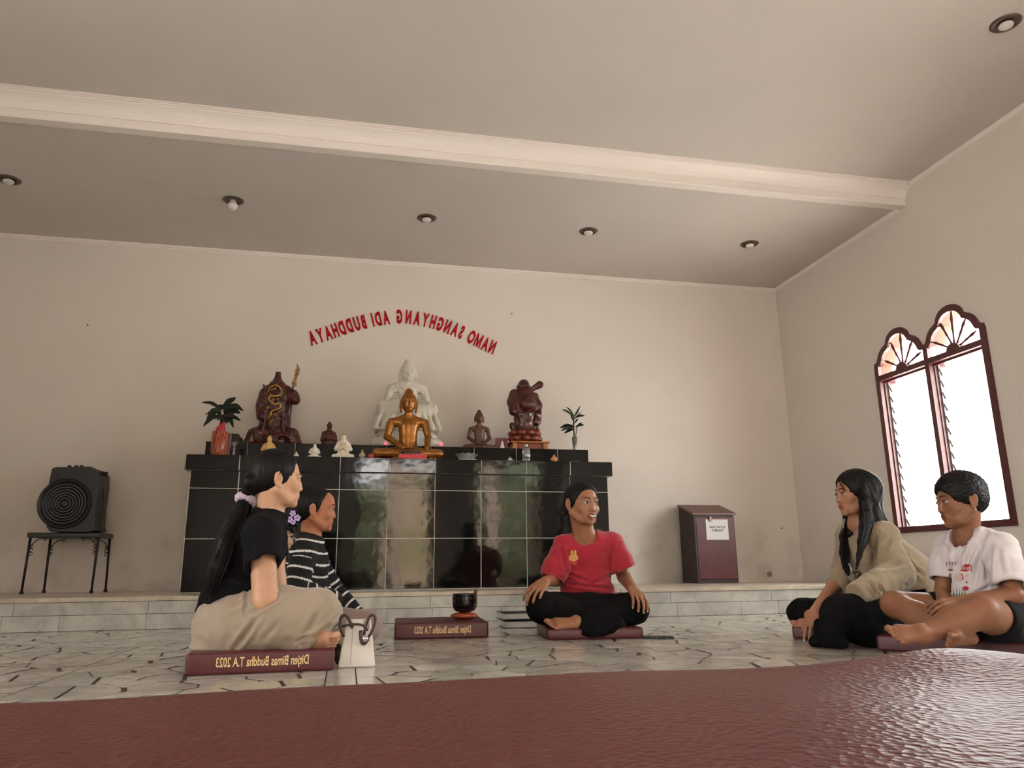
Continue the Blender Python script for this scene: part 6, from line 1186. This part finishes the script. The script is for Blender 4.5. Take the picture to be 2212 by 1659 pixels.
    S.chain([W(1800, 1352, 2.95), W(1790, 1380, 2.93)], [.060, .028], k=.03); S.cone(W(1758, 1386, 3.06), W(1822, 1390, 2.90), .018, .022, k=.03); S.cone(W(1770, 1350, 3.08), W(1770, 1384, 3.05), .02, .02, k=.03); S.cut((0, 0, .004), (0, 0, -1), k=0)
    own(R, S.build('trousers', .0048, MATS['black_trousers'], disp=cloth(95, .005, (8, 8, 8))))
    # long hair: crown, back sheet and front locks
    def ex(S, p, q):
        S.ell(p(0, -.020, .030), np.array([.083, .094, .085])*q, fr, k=.02); S.chain([p(-.02, -.06, .02), W(1878, 1095, 3.24), W(1893, 1128, 3.22), W(1915, 1146, 3.20)], [.070, .052, .042, .030], k=.03); S.chain([p(-.05, -.04, 0), W(1884, 1108, 3.15), W(1896, 1136, 3.12)], [.045, .036, .028], k=.03); S.chain([p(-.078, .0, .03), W(1868, 1085, 3.14), W(1870, 1115, 3.14)], [.014, .022, .026], k=.02)
        S.chain([W(1872, 1108, 3.16), W(1870, 1140, 3.12), W(1862, 1172, 3.08), W(1856, 1200, 3.075), W(1850, 1222, 3.075)], [.034, .030, .020, .013, .006], k=.01)
        S.chain([p(.06, .02, .02), W(1834, 1125, 3.36), W(1826, 1160, 3.33), W(1824, 1195, 3.27), W(1828, 1225, 3.22), W(1832, 1240, 3.20)], [.03, .026, .026, .022, .016, .008], k=.01); S.chain([W(1850, 1120, 3.34), W(1838, 1150, 3.30)], [.03, .02], k=.02)
    own(R, haircap(fr, extra=ex, face_c=(0, .112, -.040), face_r=(.086, .098, .122), ears=False, disp=hairflow(fr, .0022), g=.008))
    rp = random.Random(5); L_ = []
    for i in range(14): d = rp.uniform(-6, 6); L_.append([W(1872+d, 1100, 3.10), W(1872+d, 1140, 3.07), W(1864+d*.9, 1175, 3.045), W(1857+d*.6, 1205, 3.045), W(1849+d*.4, 1230, 3.05)])
    for i in range(12): d = rp.uniform(-7, 7); L_.append([W(1836+d, 1115, 3.33), W(1829+d, 1150, 3.30), W(1825+d*.8, 1190, 3.24), W(1829+d*.5, 1238, 3.19)])
    for i in range(12): d = rp.uniform(-8, 8); L_.append([W(1884+d, 1095, 3.16), W(1898+d, 1125, 3.14), W(1920+d*.5, 1150+d*.3, 3.10), W(1935+d*.4, 1165+d*.3, 3.10)])
    L_ += [[fr.p(-.02, .075, .088), fr.p(-.030, .088, .06), fr.p(-.040, .082, .02), fr.p(-.044, .078, -.0)], [fr.p(-.026, .072, .088), fr.p(-.040, .082, .05), fr.p(-.047, .074, .01)]]
    own(R, strands('hair_strands', L_, .0028, R))
    P = MB(); CHN = mat('silver_chain', (.6, .6, .6), .2, .9); pts = bez([W(1834, 1218, 3.16), W(1840, 1232, 3.13), W(1845, 1236, 3.12), W(1850, 1212, 3.12)], 6)
    for c in pts: P.lathe([(0, -.004), (.004, 0), (0, .004)], c, 6)
    own(R, P.build('chain', CHN, smooth=True)); S = Soft(); S.ell(W(1855, 1246, 3.10), [.018, .012, .026], k=0); S.chain([W(1845, 1236, 3.12), W(1852, 1240, 3.10)], [.009, .009], k=.01); own(R, S.build('pendant', .0028, mat('dark_pendant', (.05, .025, .015), .25)))
girl_khaki()
# ------------------------------------------------------------------ the boy
def boy():
    R = person((2.52, 2.62, .060), 'boy in white t-shirt with coloured print and black shorts sitting cross-legged by the window'); SK = skin('skin_boy', (.26, .11, .056)); fw = unit((-.975, -.221, 0))
    fr = Frame(W(2075, 1081, 2.60), (-.965, .245, -.10), (-.10, .02, 1), .95); nb = W(2088, 1158, 2.63); che, mid, pel = W(2108, 1212, 2.63), W(2122, 1272, 2.63), W(2150, 1345, 2.63); shn, shf = W(2166, 1182, 2.50), W(2050, 1184, 2.74)
    en, wn = W(2190, 1286, 2.44), W(2068, 1302, 2.48); ef, wf = W(2036, 1286, 2.72), W(2046, 1306, 2.60); hn, hf = W(2175, 1345, 2.54), W(2110, 1330, 2.72); kn_, kf = W(2122, 1322, 2.40), W(1932, 1305, 2.76); an, af = W(1992, 1372, 2.44), W(2078, 1376, 2.46)
    S = Soft(); torso(S, pel, mid, che, nb, shn, shf, fw, w=.82, sh=.038); S.cone(nb, fr.p(0, -.018, -.05), .044, .041, k=.02)
    S.chain([hf, kf], [.078, .052], k=.02); S.chain([kf, kf+(af-kf)*.35, af], [.048, .050, .030], k=.015); S.chain([hn, kn_], [.08, .062], k=.02); S.chain([kn_, kn_+(an-kn_)*.4, an], [.056, .052, .031], k=.015)
    headsoft(S, fr, jaw=1.05, neck=nb, nr=.043, cheek=1.12); S.chain([shn, en, wn], [.038, .034, .024], k=.006); S.chain([shf, ef, wf], [.036, .032, .023], k=.006); NB = MB()
    hand(S, wn, W(2030, 1313, 2.44)-wn, (-.3, -.75, .5), .86, curl=(.5, .75, .8, .85, .85), spread=.03, side=-1, nails=NB, thumb=(.35, .1)); hand(S, wf, W(2022, 1326, 2.52)-wf, (-.4, -.6, .2), .84, curl=(.4, .7, .8, .8, .8), spread=.04, side=1, thumb=(.5, .4))
    foot(S, an, W(1998, 1384, 2.45), W(1920, 1374, 2.44), (-.50, -.60, .62), .92, side=1); foot(S, af, W(2114, 1388, 2.43), W(2048, 1388, 2.37), (.5, .75, .42), .84, side=-1)
    b = S.build('body', .0032, SK, col=headcol(fr, (.74, .42, .40))); own(R, b, NB.build('fingernails', NAIL, fix=False), face(b, fr, R, gaze=(.002, -.0008), open_=.95, brow=.8))
    S = Soft(); torso(S, pel+[0, 0, .02], mid, che, nb-[0, 0, .010], shn, shf, fw, g=.022, w=.86, sh=.040); S.cone(mid, pel+[.02, 0, -.01], .12, .145, k=.03); sn_, sf = W(2182, 1266, 2.44), W(2040, 1254, 2.73)
    for a, b_ in ((shn, sn_), (shf, sf)): S.chain([a, a+(b_-a)*.6, b_+(b_-a)*.15], [.050, .060, .062 if a is shn else .050], k=.02); S.cut(b_, b_-a, k=.002, lim=.085); S.cone(b_+(a-b_)*.1, b_+(b_-a)*.3, .046, .056, sub=True, k=.002)
    S.cone(nb-[0, 0, .012]+fw*.0, nb+[0, 0, .10], .052, .064, sub=True, k=.004); S.ell(nb+fw*.038-[0, 0, .002], [.054, .054, .042], k=.016, sub=True); S.cut(W(2150, 1330, 2.6), (-.35, 0, -1), k=.004)
    cr = [(W(2090, 1165, 2.55), W(2062, 1230, 2.58), .008, .006), (W(2128, 1150, 2.5), W(2105, 1260, 2.5), .009, .008), (W(2118, 1160, 2.5), W(2088, 1220, 2.52), .008, .006), (W(2140, 1175, 2.45), W(2135, 1262, 2.45), .009, .009), (W(2066, 1170, 2.6), W(2072, 1225, 2.58), .007, .005), (W(2045, 1180, 2.66), W(2052, 1235, 2.64), .007, .006), (W(2100, 1290, 2.5), W(2150, 1262, 2.45), .008, .008), (W(2155, 1190, 2.42), W(2165, 1240, 2.40), .008, .005)]
    sh = S.build('tshirt', .0040, mat('white_tshirt', (.66, .60, .60), .85, bump=.1, bscale=400, sheen=.2), disp=cloth(101, .0042, (7, 7, 14), creases=cr)); own(R, sh)
    bv = bvh_of(sh); RD, GR, BR, PK = mat('print_red', (.45, .03, .04), .7), mat('print_green', (.05, .17, .06), .7), mat('print_brown', (.28, .09, .05), .7), mat('print_pale', (.60, .45, .40), .7); G_ = []
    for k in range(4): x = 2045+k*6.2; G_ += [([(x-2, 1215), (x-1, 1214), (x, 1217), (x+1, 1214), (x+2, 1215), (x+.6, 1219), (x+.6, 1222), (x-.6, 1222), (x-.6, 1219)], 2)]
    G_ += [([(2074, 1217), (2099, 1220), (2099, 1236), (2074, 1233)], 0), ([(2076, 1221), (2079.5, 1221.5), (2079.5, 1231), (2076, 1230.5)], 3), ([(2082, 1222), (2085.5, 1222.5), (2085.5, 1232), (2082, 1231.5)], 3), ([(2088, 1222.5), (2091.5, 1223), (2091.5, 1232.5), (2088, 1232)], 3), ([(2094, 1223), (2097, 1223.5), (2097, 1233.5), (2094, 1233)], 3)]
    G_ += [(circ(2053, 1231, 6, 2.2), 2), (circ(2052, 1247, 3.6, 9), 2), (circ(2070, 1247, 9, 9), 3), ([(2064, 1242), (2070, 1238), (2079, 1240), (2082, 1250), (2078, 1253), (2074, 1246)], 0), (circ(2088, 1258, 2.4), 2), (circ(2086, 1271, 7, 5), 0), (circ(2090, 1243, 4.5, 4), 3)]
    G_ += [([(2058+i*6, 1290), (2060+i*6, 1272-(i % 2)*4), (2063+i*6, 1290)], 1) for i in range(5)]+[([(2058, 1286), (2092, 1284), (2090, 1292), (2060, 1294)], 1)]
    own(R, decal(bv, G_, 'chest_print', [RD, GR, BR, PK]))
    S = Soft(); S.ell(pel+[.0, 0, -.02], [.145, .15, .11], k=.03); S.chain([hn, W(2160, 1340, 2.46)], [.105, .078], k=.03); S.chain([hf, W(2022, 1318, 2.735)], [.10, .070], k=.03); S.cone(W(2165, 1372, 2.46), W(2200, 1380, 2.52), .05, .06, k=.03); S.cut(W(2152, 1335, 2.44), W(2122, 1322, 2.40)-W(2175, 1345, 2.50), k=.003, lim=.10); S.cut(W(2004, 1305, 2.735), W(1932, 1305, 2.76)-W(2030, 1315, 2.73), k=.003, lim=.10); S.cut((0, 0, .062), (0, 0, -1), k=0)
    so = S.build('shorts', .0046, mat('black_shorts', (.0045, .0045, .0052), .85, spec=.2), disp=cloth(111, .004, (8, 8, 8))); own(R, so); own(R, decal(bvh_of(so), [([(2172, 1316), (2176, 1314), (2179, 1320), (2183, 1322), (2185, 1330), (2179, 1330), (2175, 1324)], 0)], 'shorts_mark', [TEETH]))
    def ex(S, p, q): S.ell(p(0, -.01, .040), np.array([.082, .100, .084])*q, fr, k=.01); S.ell(p(0, .125, -.055), np.array([.12, .095, .118])*q, fr, k=.003, sub=True)
    own(R, haircap(fr, extra=ex, g=.010, face_c=(0, .120, -.050), face_r=(.10, .085, .118), h=.003, disp=lambda P, N: .0016*vnoise(P.astype(float)*130, 3)+.0016*vnoise(P.astype(float)*260, 4)))
    rp = random.Random(9); L_ = []
    for i in range(34):
        a = rp.uniform(-1.1, 1.1); e = rp.uniform(.1, 1.3); d = np.array([math.sin(a)*math.cos(e), -math.cos(a)*math.cos(e), math.sin(e)]); c = np.array([0, -.012, .040])+d*np.array([.084, .100, .086]); n = c+d*.012+np.array([rp.uniform(-.006, .006), .006, .0]); L_.append([fr.p(*(c-d*.004)), fr.p(*((c+n)/2)), fr.p(*n)])
    own(R, strands('short_hair_tufts', L_, .0013, R, seg=4))
boy()
